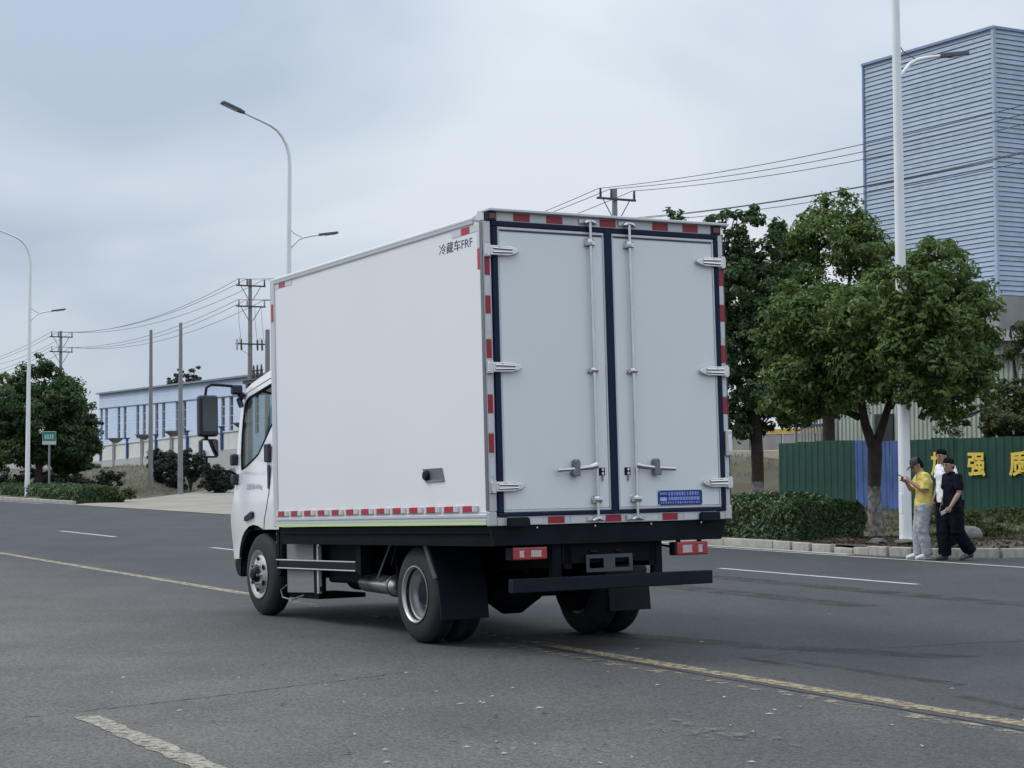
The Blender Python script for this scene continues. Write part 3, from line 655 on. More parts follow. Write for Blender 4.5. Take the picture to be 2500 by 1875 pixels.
for i in range(rows):
    alt = rnd.random() < .35
    for mm in ((m1b if alt else m1), (m2b if alt else m2)):
        o = bpy.data.objects.new('cladding_sheet', mm); COL.link(o); o.parent = T
        o.location = (rnd.uniform(-.006, .006), rnd.uniform(-.006, .006), Z0 + i * hz)
MB().box(-0.06, 0.05, -0.06, 0.06, Z0 - .05, Z1 + .06).build('corner_trim', M_bluecl, T)
MB().box(-0.06, 0.06, SW - .04, SW + 0.04, Z0 - .05, Z1 + .05).build('corner_trim', M_bluetrim, T)
MB().box(-0.09, DW, -0.08, SW + 0.05, Z1 - .02, Z1 + .07).build('roof_edge', M_bluetrim, T)
MB().box(0.02, DW, -0.03, SW, 5.1, Z0 - .01).build('base_wall', M_greyw, T)
sg = MB()                                                            # what shows of the gilt sign between the leaves
for z, r in ((6.35, .26), (5.9, .26)):
    pts = [(-0.06, 1.15 - r * math.cos(t) * 1.1, z + r * .62 * math.sin(t)) for t in fr(R(-30), R(200), 10)]
    sg.tube(pts, [.02] + [.05] * 9 + [.02], 6)
sg.cyl((-.06, .95, 6.6), (-.06, 1.05, 6.15), .045); sg.cyl((-.06, .9, 6.1), (-.06, 1.5, 6.12), .035)
sg.build('gilt_sign_character', M_gold, T)
# --- long shed in front of it
S_ = tag(road_empty('metal_shed', 40, 22, 0), 'low shed with pale green ribbed metal wall and grey roof edge under the tower', 'building')
SL = 27.2
MB().box(0.05, 5.0, 0, SL, 0, 5.0).build('wall', M_greyw, S_)
rib = []
y = 0.0
bb = MB()
pw = 1.6
prof = []
for i in range(8):
    y0 = i * .2; prof += [(0.0, y0), (0.0, y0 + .11), (-.045, y0 + .13), (-.045, y0 + .18)]
prof += [(0.0, 1.6), (0.04, 1.6), (0.04, 0.0)]
bb.prism(prof, 'z', 0.3, 4.62); rib_me = bb.mesh('wall_sheet'); rib_me.materials.append(M_pgreen)
for i in range(17):
    o = bpy.data.objects.new('wall_sheet', rib_me); COL.link(o); o.parent = S_; o.location = (0, i * 1.6, rnd.uniform(-.02, .02))
MB().box(-0.55, 5.2, -.4, SL + .3, 5.02, 5.32).build('roof_edge', pm('grey_fascia', (.33, .34, .33), .7, var=.1), S_)
MB().box(-0.35, 0.02, -.2, SL + .1, 4.64, 5.0).build('fascia', M_greyw, S_)
w_ = MB().box(-.07, 0, SL - 3.1, SL - 2.2, 1.2, 3.0).build('door', pm('dark_opening', (.02, .022, .025), .6), S_)
# --- grey slatted lean-to seen left of the shed
g2 = tag(road_empty('slatted_gate', 38.5, 47.3, 0.9), 'pale slatted metal gate leaning by the shed behind the hoarding', 'gate')
for i in range(11): MB().box(-.02, .02, i * .17, i * .17 + .09, 0.2, 2.0).build('slat', M_greyw, g2)
MB().box(-.035, .035, -.1, 2.0, .3, .4).build('rail', M_gap, g2); MB().box(-.035, .035, -.1, 2.0, 1.7, 1.8).build('rail', M_gap, g2)
MB().box(-.045, .045, -.18, -.1, -.9, 2.1).build('gate_post', M_greyw, g2); MB().box(-.045, .045, 2.0, 2.08, -.9, 2.1).build('gate_post', M_greyw, g2)
# --- long pale factory
def factory_mat():
    m = pm('pale_blue_profiled_wall', (0.40, 0.485, 0.61), .5, var=.05, vscale=.8)
    n, l = m.node_tree.nodes, m.node_tree.links; b = n['Principled BSDF']
    tc = n.new('ShaderNodeTexCoord'); wv = n.new('ShaderNodeTexWave'); wv.wave_type = 'BANDS'; wv.bands_direction = 'Z'; wv.wave_profile = 'SAW'
    wv.inputs['Scale'].default_value = 1.45; wv.inputs['Distortion'].default_value = .25; wv.inputs['Detail'].default_value = 1; l.new(tc.outputs['Object'], wv.inputs['Vector'])
    bp = n.new('ShaderNodeBump'); bp.inputs['Strength'].default_value = .8; bp.inputs['Distance'].default_value = .10; bp.invert = True
    l.new(wv.outputs['Fac'], bp.inputs['Height']); l.new(bp.outputs[0], b.inputs['Normal'])
    return m
M_fac = factory_mat()
FB = tag(road_empty('long_factory', 44, 98, 1.2), 'long low pale blue factory with paired tall windows behind the pillared wall', 'building')
FL = 50.3; zt, zb = 4.83, 2.23                                       # window head and sill above local ground
w = MB(); pairs = [142.0, 137.15, 132.55, 127.85, 123.2, 118.35, 113.6, 108.9, 104.2]; wins = []
for c in pairs:
    wins += [(c + .55, c + 1.25), (c - 1.05, c - .35)]
wins += [(145.9, 146.6), (147.3, 147.9)]
wins = sorted((a - 98, b - 98) for a, b in wins)
w.box(0, 14, 0, FL, zt, 6.02); w.box(0, 14, 0, FL, 0, zb)
y = 0.0
for a, b in wins: w.box(0, 1.0, y, a, zb, zt); y = b
w.box(0, 1.0, y, FL, zb, zt); w.build('wall', M_fac, FB)
MB().box(0.9, 13.9, .1, FL - .1, zb, zt).build('inner_wall', M_gap, FB)
MB().box(-.25, 14.2, -.2, FL + .2, 6.02, 6.14).build('roof', pm('roof_edge_grey', (.22, .25, .30), .6, var=.1), FB)
MB().box(-.06, -.002, 0, FL, zt + .02, zt + .06).build('wall_trim', M_bluetrim, FB)
M_pane = pm('dusty_window_glass', (.040, .043, .048), .3, var=.4, vscale=.9)
M_frame = pm('white_window_frame', (.5, .52, .55), .5, var=.05)
pane_me = MB().box(.14, .16, .0, .70, 0, .56).mesh('pane'); pane_me.materials.append(M_pane)
fm = MB(); fm.box(.08, .2, -.02, .02, 0, zt - zb); fm.box(.08, .2, .68, .72, 0, zt - zb)
for k in range(5): fm.box(.08, .2, 0.02, .68, k * .64, k * .64 + .05)
frame_me = fm.mesh('window'); frame_me.materials.append(M_frame)
for a, b in wins:
    o = link('window', frame_me, None, FB); o.location = (0, a, zb)
    for k in range(4):
        p = link('pane', pane_me, None, o); p.location = (0, 0, k * .64 + .065)
# --- pillared boundary wall
BW = tag(road_empty('boundary_wall', 35.5, 92, 0), 'pale boundary wall with brown capped stone pillars and blue posts along the bank', 'wall')
M_wpan = pm('off_white_wall_panel', (.62, .63, .60), .85, var=.08, vscale=1.2)
M_pil = pm('brown_stone_pillar', (.26, .245, .225), .9, var=.2, vscale=3, bump=.4, bscale=20)
M_cap = pm('brown_pillar_cap', (.15, .13, .115), .85, var=.2)
M_bpost = pm('blue_painted_post', (.03, .075, .24), .5, var=.15)
def wz(s): return 1.17 + .62 * min(1, max(0, (121 - s) / 27))
pil = [121.7, 116.0, 110.2, 104.6, 98.9, 93.2, 127.4, 133.1, 138.8, 144.5]
for i, s_ in enumerate(pil):
    z = wz(s_); y = s_ - 92
    p = MB().box(-.16, .16, y - .24, y + .24, z - .8, z + 1.62).build('pillar', M_pil, BW, .03)
    c = MB(); c.add([(-.17, y - .25, z + 1.625), (.17, y - .25, z + 1.625), (.17, y + .25, z + 1.625), (-.17, y + .25, z + 1.625), (-.42, y - .42, z + 1.85), (.42, y - .42, z + 1.85), (.42, y + .42, z + 1.85), (-.42, y + .42, z + 1.85)], [(0, 1, 2, 3), (4, 5, 6, 7), (0, 1, 5, 4), (1, 2, 6, 5), (2, 3, 7, 6), (3, 0, 4, 7)])
    c.box(-.42, .42, y - .42, y + .42, 1.852 + z, 1.90 + z); c.build('pillar_cap', M_cap, p)
sp = sorted(pil)
for a, b in zip(sp[:-1], sp[1:]):
    z0_, z1_ = wz(a), wz(b); y0, y1 = a - 92 + .245, b - 92 - .245
    for nm, lo, hi, tt, mt in (('plinth', -.8, .52, .12, pm('pale_plinth', (.42, .42, .40), .9, var=.1)), ('wall_panel', .522, 1.46, .07, M_wpan), ('coping', 1.462, 1.53, .13, M_wpan)):
        q = MB(); q.add([(-tt, y0, z0_ + lo), (tt, y0, z0_ + lo), (tt, y1, z1_ + lo), (-tt, y1, z1_ + lo), (-tt, y0, z0_ + hi), (tt, y0, z0_ + hi), (tt, y1, z1_ + hi), (-tt, y1, z1_ + hi)],
                        [(0, 3, 2, 1), (4, 5, 6, 7), (0, 1, 5, 4), (1, 2, 6, 5), (2, 3, 7, 6), (3, 0, 4, 7)]); q.build(nm, mt, BW)
    ym, zm = (y0 + y1) / 2, wz((a + b) / 2)
    bp_ = MB().box(-.2, -.08, ym - .09, ym + .09, zm + .5, zm + 1.72); bp_.add([(-.21, ym - .1, zm + 1.7), (-.07, ym - .1, zm + 1.7), (-.07, ym + .1, zm + 1.7), (-.21, ym + .1, zm + 1.7), (-.30, ym - .24, zm + 1.80), (.02, ym - .24, zm + 1.80), (.02, ym + .24, zm + 1.80), (-.30, ym + .24, zm + 1.80)], [(0, 1, 2, 3), (4, 5, 6, 7), (0, 1, 5, 4), (1, 2, 6, 5), (2, 3, 7, 6), (3, 0, 4, 7)])
    bp_.build('blue_post', M_bpost, BW)
# --- works yard beyond the bank
PW = tag(road_empty('concrete_parapet', 35.2, 44, 1.2), 'low pale concrete parapet on the bank crest between truck and hoarding', 'parapet')
for i in range(6): MB().box(-.12, .12, i * 2.6 + .01, i * 2.6 + 2.59, -.4, .62).build('panel', pm('sandy_concrete', (.36, .32, .26), .9, var=.12), PW, .02)
YB = tag(road_empty('site_barrier', 40.5, 47, 1.3), 'grey panel site barrier with yellow top rail beyond the bank', 'barrier')
for i in range(7): MB().box(-.03, .03, i * 1.9, i * 1.9 + 1.8, 0.1, 1.15).build('panel', M_greyw, YB)
MB().box(-.06, .06, 0, 13.3, 1.16, 1.32).build('rail', pm('site_yellow', (.50, .30, .05), .6, var=.15), YB)
# a small excavator parked in the yard
EX = tag(empty('excavator', rp(42.5, 49.5, 1.35), R(60)), 'yellow excavator parked in the yard, glimpsed between trunk and hoarding', 'excavator')
M_ey = pm('excavator_yellow', (.55, .33, .05), .5, var=.12)
for sx in (-.75, .75): MB().prism([(-1.2, .1), (-1.0, 0), (1.0, 0), (1.2, .1), (1.25, .35), (1.05, .55), (-1.05, .55), (-1.25, .35)], 'x', sx - .22, sx + .22).build('track', M_gap, EX, .03)
MB().box(-.8, .8, -1.0, .7, .6, 1.15).build('engine_house', M_ey, EX, .06); MB().box(-.75, -.05, .0, .95, 1.16, 1.9).build('cab', M_pane, EX, .06); MB().box(-.8, 0, -.05, 1.0, 1.9, 1.98).build('cab_roof', M_ey, EX, .03)
MB().tube([(.3, .5, 1.0), (.3, 1.5, 2.3), (.3, 2.6, 2.2)], [(.11, .2), (.11, .24), (.1, .16)], 4).build('boom', M_ey, EX)
MB().tube([(.3, 2.5, 2.35), (.3, 2.9, .9)], [(.1, .16), (.08, .1)], 4).build('stick', M_ey, EX)
MB().prism([(2.7, .9), (3.1, .9), (3.2, .5), (2.9, .25), (2.5, .4)], 'x', .0, .6).build('bucket', M_gap, EX)
# --- hoarding in three stretches
M_grn = pm('dark_green_hoarding', (0.0045, 0.052, 0.034), .6, var=.30, vscale=1.6, bump=.15, bscale=5)
M_blu = pm('blue_hoarding', (0.058, 0.118, 0.31), .55, var=.35, vscale=1.4)
M_ylet = pm('yellow_letters', (.75, .55, .08), .6, var=.06)
def sheet_mesh(width, h, m, n=3, d=.018):
    prof = []; st = width / n
    for i in range(n):
        y0 = i * st; prof += [(0, y0), (0, y0 + st * .55), (-d, y0 + st * .66), (-d, y0 + st * .9)]
    prof += [(0, width), (.012, width), (.012, 0)]
    me = MB().prism(prof, 'z', 0, h).mesh('sheet'); me.materials.append(m); return me
def hoarding(label, s0, s1, n, h, m, z, tilt=.012):
    t = tag(road_empty('hoarding', 31, s0, z), label, 'hoarding', 'site hoarding along the verge'); wd = (s1 - s0) / n
    me = sheet_mesh(wd + .004, h, m)
    for i in range(n):
        o = bpy.data.objects.new('sheet', me); COL.link(o); o.parent = t; o.location = (rnd.uniform(-.008, .008), i * wd, rnd.uniform(-.03, .03)); o.rotation_euler = (rnd.uniform(-tilt, tilt), rnd.uniform(-tilt, tilt), 0)
    b = MB()
    for zz in (.35, 1.0, 1.6): b.box(.03, .07, 0, s1 - s0, zz, zz + .05)
    b.build('rail', M_greyw, t)
    for i in range(int((s1 - s0) / 2.4) + 1): MB().box(.07, .13, i * 2.4, i * 2.4 + .06, -.3, h - .05).build('post', M_greyw, t)
    return t
hoarding('dark green ribbed hoarding stretch behind the clipped hedge', 37.26, 40.5, 4, 1.92, M_grn, .07)
hoarding('weathered blue ribbed hoarding stretch between tree trunk and lamp post', 35.24, 37.22, 3, 1.92, M_blu, .05, .03)
hr = hoarding('dark green ribbed hoarding stretch bearing big yellow characters', 24.0, 35.2, 14, 1.92, M_grn, .1)
for ch, sc in (('加', 34.05), ('强', 32.78), ('质', 31.40)):
    me = text_mesh(ch, .60, .017, .006); me.transform(Matrix(((0, 0, -1, -.05), (-1, 0, 0, 0), (0, 1, 0, 0), (0, 0, 0, 1))))
    o = link('character', me, M_ylet, hr); o.location = (0, sc - 24.0, 1.25)

# ================================================================== street lamps
M_lampw = pm('white_lamp_paint', (.78, .80, .80), .4, var=.04, vscale=2)
M_lamph = pm('dark_grey_lamp_head', (.10, .11, .13), .5, var=.1)
M_lens = pm('lamp_lens', (.55, .56, .55), .25)
def street_lamp(label, lat, s, z, tilt=0.0):
    t = tag(empty('street_lamp', rp(lat, s, z), ROAD), label, 'street lamp', 'white twin arm street lamps'); t.rotation_euler = (0, tilt, ROAD)
    b = MB(); b.tube([(0, 0, 0), (0, 0, 3), (0, 0, 8), (0, 0, 10.8)], [.112, .10, .078, .062], 20)
    b.build('pole', M_lampw, t, smooth=True)
    MB().lathe([(0, .112), (0, .20), (.03, .20), (.04, .115)], 'z', n=20).build('base_flange', M_lampw, t)
    a = [(0, 0, 10.79), (-.02, 0, 11.1), (-.1, 0, 11.4), (-.24, 0, 11.66), (-.42, 0, 11.85), (-.64, 0, 11.98), (-1.0, 0, 12.11), (-1.56, 0, 12.30)]
    MB().tube(a, [.062, .06, .058, .055, .052, .048, .043, .038], 12).build('arm', M_lampw, t, smooth=True)
    def head(p, d, up, L, w):
        d = Vector(d).normalized(); up = Vector(up); side = d.cross(up).normalized(); upn = side.cross(d)
        m4 = Matrix((d, side, upn)).transposed().to_4x4(); m4.translation = Vector(p)
        h = MB().prism([(0, -.05), (.12, -w * .4), (.22, -w / 2), (L - .05, -w / 2), (L, -w * .36), (L, w * .36), (L - .05, w / 2), (.22, w / 2), (.12, w * .4), (0, .05)], 'z', -.035, .04)
        o = h.build('lamp_head', M_lamph, t, .012, 2, mw=m4)
        MB().box(.26, L - .08, -w * .36, w * .36, -.05, -.037).build('lens', M_lens, o)
    head((-1.5, 0, 12.28), (-.94, 0, .33), (.33, 0, .94), .8, .3)
    b = [(.07, 0, 8.2), (.18, 0, 8.32), (.30, 0, 8.45), (.47, 0, 8.54), (.7, 0, 8.6), (1.05, 0, 8.67)]
    MB().tube(b, [.035, .035, .034, .033, .031, .028], 10).build('side_arm', M_lampw, t, smooth=True)
    MB().tube([(.07, 0, 8.75), (.16, 0, 8.66), (.3, 0, 8.59), (.46, 0, 8.55)], .01, 6).build('brace', M_lamph, t)
    head((1.0, 0, 8.66), (.985, 0, .17), (-.17, 0, .985), .66, .22)
    MB().box(-.113, .06, -.05, .05, .5, .86).build('service_hatch', M_lampw, t, .01)
street_lamp('white street lamp standing behind the three men, crossing the blue tower', 21.7, 24.75, .06, -.006)
street_lamp('white street lamp rising from behind the truck box', 21.7, 53.2, .02, .01)
street_lamp('white street lamp at the far end by the small green sign', 21.7, 84.4, -.06, .008)

# ================================================================== overhead line
M_cpole = pm('grey_concrete_pole', (.24, .245, .25), .9, var=.12, vscale=2)
M_steel = pm('dark_steel_angle', (.055, .06, .068), .6, var=.1)
M_ins = pm('brown_insulator', (.07, .055, .05), .3)
M_insw = pm('pale_insulator', (.35, .36, .37), .35)
M_wire = pm('black_cable', (.03, .03, .033), .6)
OFFS = (-.70, -.22, .80)
def crossarm(t, z, pale=False):
    MB().box(-.86, .86, -.16, -.09, z - .04, z + .04).build('crossarm', M_steel, t)
    for sx in (-1, 1): MB().cyl((sx * .58, -.12, z - .04), (sx * .1, -.12, z - .82), .02, n=6).build('arm_brace', M_steel, t)
    for x in OFFS:
        MB().lathe([(0, .02), (0.0, .045), (.09, .05), (.10, .035), (.13, .05), (.22, .045), (.23, .03), (.26, .045), (.34, .035), (.35, .01)], 'z', (x, -.12, z + .04), 10).build('insulator', M_insw if pale else M_ins, t)
def utility_pole(label, lat, s, z0, h, arms, group='poles of the overhead line'):
    t = tag(road_empty('utility_pole', lat, s, z0), label, 'utility pole', group)
    MB().tube([(0, 0, -.3), (0, 0, h * .5), (0, 0, h)], [.165, .135, .098], 16).build('pole', M_cpole, t, smooth=True)
    for i, z in enumerate(arms): crossarm(t, z - z0, i == 1)
    return t
PZ = {'B': (37, 134.5, 1.2, 11.3), 'A': (37, 96.0, 1.45, 11.72), 'C': (37, 58.2, 1.5, 11.8), 'D': (37, 22.0, .3, 12.0)}
pB = utility_pole('far utility pole with two crossarms above the dense round tree', 37, 134.5, 1.2, 10.15, (10.9, 9.8))
pA = utility_pole('utility pole carrying fuses and a transformer platform left of the truck box', 37, 96.0, 1.45, 10.3, (11.35, 10.2))
pC = utility_pole('utility pole top standing above the truck roof', 37, 58.2, 1.5, 10.25, (11.35, 10.15))
# transformer platform between pole A and its twin
MB().tube([(0, -2.6, -.3), (0, -2.6, 7.3)], [.165, .12], 16).build('twin_pole', M_cpole, pA, smooth=True)
for sx in (-.2, .2): MB().box(sx - .05, sx + .05, -3.0, .5, 4.45, 4.62).build('platform_beam', M_steel, pA)
MB().box(-.3, .3, -3.0, .45, 4.63, 4.68).build('platform_deck', pm('weathered_steel', (.16, .155, .15), .8, var=.2), pA)
for k, y in enumerate((-.55, -1.1, -1.7)):
    MB().lathe([(0, .02), (0, .15), (.2, .15), (.22, .1), (.4, .07), (.42, .11), (.48, .11), (.5, .06), (.7, .05), (.78, .02)], 'z', (0, y, 4.7), 12).build('bushing', M_ins, pA)
MB().box(-.9, .9, -.17, -.1, 6.62, 6.70).build('fuse_arm', M_steel, pA)
for x in (-.85, -.6, .35, .62, .85): MB().tube([(x, -.2, 6.9), (x, -.24, 6.4), (x, -.26, 6.3)], [.05, .06, .04], 8).build('fuse', M_steel if x > -.7 else M_insw, pA)
for x in (-.72, .48, .85): MB().tube([(x, -.2, 6.7), (x + .02, -.2, 7.0), (x + .09, -.2, 7.02), (x + .13, -.2, 6.85)], .012, 6).build('jumper', M_wire, pA)
for x0, z0_, x1, z1_ in ((-.75, 8.9, -.6, 6.8), (.2, 8.8, .35, 6.8), (.6, 8.8, .75, 6.8), (-.6, 6.35, 0, 6.0)): MB().tube([(x0, -.2, z0_), ((x0 + x1) / 2 - .05, -.2, (z0_ + z1_) / 2), (x1, -.2, z1_)], .01, 6).build('jumper', M_wire, pA)
MB().box(-.28, -.12, -.15, .1, 2.9, 3.35).build('meter_box', M_cpole, pA, .02)
MB().box(-.2, .2, -.2, .2, 4.2, 4.44).build('pole_clamp', M_steel, pA, .02)
GP = 'bare concrete poles by the conifers'
t = tag(road_empty('concrete_pole', 29, 88.9, 0.05), 'bare concrete pole rising between the conifers, shorter of the two', 'pole', GP); MB().tube([(0, 0, -.2), (0, 0, 8.15)], [.13, .075], 14).build('pole', M_cpole, t, smooth=True)
t = tag(road_empty('concrete_pole', 29, 84.4, 0.05), 'bare concrete pole rising between the conifers, taller and nearer the truck', 'pole', GP); MB().tube([(0, 0, -.2), (0, 0, 8.2)], [.135, .08], 14).build('pole', M_cpole, t, smooth=True)
def wires(label, pa, pb, za, zb, sag):
    for x, wh in zip(OFFS, ('road side', 'middle', 'yard side')):
        a, b = rp(pa[0], pa[1], za) + Vector((CA, SA, 0)) * x, rp(pb[0], pb[1], zb) + Vector((CA, SA, 0)) * x
        sg = sag * rnd.uniform(.9, 1.1); pts = [a.lerp(b, t) - Vector((0, 0, sg * 4 * t * (1 - t))) for t in fr(0, 1, 24)]
        tag(MB().tube(pts, .0125, 6).build('overhead_wire', M_wire), wh + ' ' + label, 'cable', 'cables of the overhead line')
E_ = {'B': (37, 134.5, 11.28, 10.18), 'A': (37, 96, 11.73, 10.58), 'C': (37, 58.2, 11.73, 10.53), 'D': (37, 22, 11.88, 10.68), 'Z': (37, 176, 10.6, 9.5)}
for a, b, sg, tx in (('B', 'A', .95, 'far crossarm pole and transformer pole'), ('A', 'C', .9, 'transformer pole and the pole above the truck'), ('C', 'D', .8, 'pole above the truck and the right border'), ('Z', 'B', .9, 'left border and far crossarm pole')):
    wires('upper cable between ' + tx, E_[a], E_[b], E_[a][2], E_[b][2], sg)
    wires('lower cable between ' + tx, E_[a], E_[b], E_[a][3], E_[b][3], sg)
# small roadside sign
sn = tag(empty('roadside_sign', rp(22.6, 84.0, -.02), R(8)), 'small green and white sign board on a grey post by the far trees', 'sign')
MB().cyl((0, 0, 0), (0, 0, 2.5), .045).build('post', M_cpole, sn)
bd = MB().box(-.31, .31, -.07, -.04, 2.42, 3.03).build('board', pm('white_sign_sheet', (.5, .54, .53), .5), sn, .01)
MB().box(-.295, .295, -.078, -.0705, 2.60, 3.015).build('green_field', pm('sign_green', (.02, .16, .13), .5), bd)
lt = MB()
for i in range(4): lt.box(-.2 + i * .11, -.13 + i * .11, -.084, -.0785, 2.68, 2.90)
lt.build('lettering', pm('sign_letters', (.35, .55, .52), .5), bd)

# ================================================================== refrigerated truck
# local frame of the truck: x right, y forward, z up, origin on the road under the rear axle
YAW = R(29.87)
truck = tag(empty('refrigerated_truck', (.0727, 15.823, 0), YAW), 'white refrigerated box truck with red and white marker tape on the road', 'truck')
tp, tr = R(1.80), R(.28)                                             # unladen: body stands nose-down on its springs
U2 = Vector((0, math.sin(tp), math.cos(tp))); F2 = Vector((0, math.cos(tp), -math.sin(tp)))
R2 = Vector((math.cos(tr), 0, 0)) + U2 * math.sin(tr); U3 = U2 * math.cos(tr) - Vector((1, 0, 0)) * math.sin(tr)
PB = Vector((-1.136, -1.4775, 1.0358))
BODY = Matrix.Translation(PB) @ Matrix((R2, F2, U3)).transposed().to_4x4() @ Matrix.Translation(-PB)
def B(mb, name, m, parent=None, bevel=0, segs=1, smooth=False):
    """a body part of the truck, or a sub-part when parent is given"""
    return mb.build(name, m, parent or truck, bevel, segs, smooth, None if parent else BODY)
M_frp = pm('white_body_panel', (.74, .745, .755), .32, var=.012, vscale=.7, bump=.012, bscale=2.5, coat=.15)
M_door = pm('white_door_panel', (.70, .725, .735), .36, var=.012, vscale=.7, bump=.012, bscale=2.5)
M_alu = pm('brushed_aluminium', (.55, .56, .57), .42, var=.06, vscale=3, metal=.55)
M_aluw = pm('pale_anodised_rail', (.56, .575, .59), .4, var=.03, vscale=2, metal=.25)
M_postdk = pm('dull_steel_post', (.20, .21, .225), .4, var=.1, metal=.7)
M_ss = pm('stainless_steel', (.60, .60, .605), .14, var=.08, vscale=9, metal=1.0)
M_seal = pm('navy_rubber_seal', (.006, .014, .042), .5, var=.15, spec=.2)
M_navyc = pm('navy_corner_cap', (.007, .010, .030), .4, var=.2)
M_red = pm('red_reflector_tape', (.30, .012, .028), .38, var=.14, vscale=60)
M_rtape = pm('red_reflector_tape_bright', (.38, .012, .035), .32, var=.12, vscale=60)
M_wtape = pm('white_reflector_tape', (.56, .585, .60), .4, var=.05, vscale=60)
M_green = pm('lime_green_stripe', (.50, .64, .32), .5, var=.03)
M_blk = pm('chassis_black', (.0035, .005, .009), .65, var=.35, vscale=4, spec=.12)
M_blk2 = pm('black_plastic', (.006, .009, .015), .55, var=.2, vscale=6, spec=.2)
M_tyre = pm('tyre_rubber', (.014, .015, .017), .8, var=.3, vscale=9, bump=.15, bscale=60)
M_rim = pm('silver_wheel', (.46, .46, .455), .38, var=.10, vscale=6, metal=.75)
M_white = pm('white_cab_paint', (.78, .785, .79), .22, var=.008, coat=.6)
M_lred = pm('tail_lamp_red', (.33, .011, .015), .15, var=.15, vscale=14, coat=.5)
M_lclr = pm('tail_lamp_clear', (.50, .42, .40), .15, var=.2, vscale=30, coat=.5)
M_dred = pm('dark_red_lens', (.09, .012, .018), .2, coat=.5)

box = B(MB().box(-1.128, 1.128, -1.435, 2.735, 1.036, 3.392), 'cargo_box', M_frp, bevel=.004)
def rail(prof, y0, y1, m, name, sg=-1):
    return B(MB().prism([(sg * -x, z) for x, z in prof] if sg > 0 else prof, 'y', y0, y1), name, m, box)
for sg in (-1, 1):
    X = -1.128
    rail([(X, 1.052), (X - .014, 1.052), (X - .014, 1.066), (X - .006, 1.070), (X - .006, 1.078), (X - .016, 1.083), (X - .016, 1.100), (X - .008, 1.108), (X - .008, 1.122), (X, 1.124)], -1.44, 2.70, M_aluw, 'bottom_rail', sg)
    rail([(X, 1.022), (X - .016, 1.022), (X - .016, 1.0505), (X, 1.0505)], -1.435, 2.70, M_green, 'lime_stripe', sg)
    rail([(X, 3.352), (X - .012, 3.352), (X - .014, 3.372), (X - .007, 3.377), (X - .012, 3.384), (X - .010, 3.398), (X + .010, 3.414), (X + .05, 3.418), (X + .05, 3.393), (X, 3.391)], -1.33, 2.70, M_aluw, 'top_rail', sg)
    B(MB().box(sg * 1.141 if sg < 0 else 1.05, sg * 1.05 if sg < 0 else 1.141, 2.665, 2.77, 1.020, 3.405), 'front_post', M_aluw, box, .012, 2)
    # rear corner posts
    q = MB().prism([(sg * 1.140, -1.445), (sg * 1.140, -1.466), (sg * 1.128, -1.480), (sg * 1.070, -1.480), (sg * 1.070, -1.436), (sg * 1.1285, -1.436)], 'z', 1.125, 3.352)
    p_ = B(q, 'rear_post', M_alu, box)
    B(MB().box(*((-1.1425, -1.1403) if sg < 0 else (1.1403, 1.1425)), -1.478, -1.438, 1.13, 3.35), 'post_cover', M_postdk, box)
    for z in fr(1.22, 3.28, 13): B(MB().cyl((sg * 1.1423, -1.459, z), (sg * 1.146, -1.459, z), .005, n=8), 'rivet', M_ss, box)
    # stainless corner block under the post
    B(MB().box(min(sg * 1.141, sg * 1.070), max(sg * 1.141, sg * 1.070), -1.486, -1.437, 1.012, 1.122), 'corner_block', M_alu, box, .006)
    B(MB().box(min(sg * 1.069, sg * .985), max(sg * 1.069, sg * .985), -1.486, -1.44, 1.012, 1.078), 'corner_block', M_alu, box, .004)
    B(MB().prism([(sg * .984, 1.002), (sg * .984, 1.074), (sg * .83, 1.076), (sg * .812, 1.062), (sg * .806, 1.002)], 'y', -1.54, -1.44), 'rubber_buffer', M_blk2, box, .006)
    # roof corner: silver knuckle, navy cap and marker light
    B(MB().prism([(-1.34, 3.372), (-1.34, 3.398), (-1.43, 3.430), (-1.475, 3.438), (-1.475, 3.352), (-1.42, 3.352)], 'x', min(sg * 1.139, sg * 1.06), max(sg * 1.139, sg * 1.06)), 'roof_corner', M_ss, box, .008, 2)
    B(MB().box(min(sg * 1.112, sg * 1.016), max(sg * 1.112, sg * 1.016), -1.496, -1.476, 3.354, 3.427), 'corner_cap', M_navyc, box, .006)
    B(MB().box(min(sg * 1.09, sg * 1.03), max(sg * 1.09, sg * 1.03), -1.507, -1.497, 3.366, 3.416), 'marker_light', M_dred, box, .004)
B(MB().box(-1.10, 1.17, -1.535, -1.33, 3.4265, 3.449), 'roof_trim', M_alu, box, .004)
B(MB().box(-1.10, 1.10, -1.33, 2.74, 3.3935, 3.41), 'roof_panel', M_frp, box)
B(MB().box(-1.015, 1.015, -1.485, -1.436, 3.3575, 3.4255), 'rear_header', M_aluw, box)
B(MB().box(-.984, .984, -1.482, -1.436, 1.014, 1.0795), 'rear_sill', M_alu, box)
def tape(x0, x1, y0, y1, z0, z1, m): return B(MB().box(x0, x1, y0, y1, z0, z1), 'marker_tape', m, box)
yh0, yh1 = -1.4880, -1.4853
for x0, x1, m in ((-1.0, -.868, M_wtape), (-.863, -.719, M_red), (-.714, -.571, M_wtape), (-.566, -.421, M_red), (-.416, -.30, M_wtape), (-.07, .08, M_red), (.24, .43, M_wtape), (.435, .586, M_red), (.59, .728, M_wtape), (.733, .883, M_red), (.888, 1.0, M_wtape)):
    tape(x0, x1, yh0, yh1, 3.362, 3.421, m)
for x0, x1, m in ((-.798, -.672, M_wtape), (-.62, -.471, M_red), (-.415, -.265, M_wtape), (-.096, .054, M_red), (.21, .40, M_wtape), (.451, .597, M_red), (.66, .80, M_wtape)):
    tape(x0, x1, -1.4855, -1.4823, 1.020, 1.074, m)
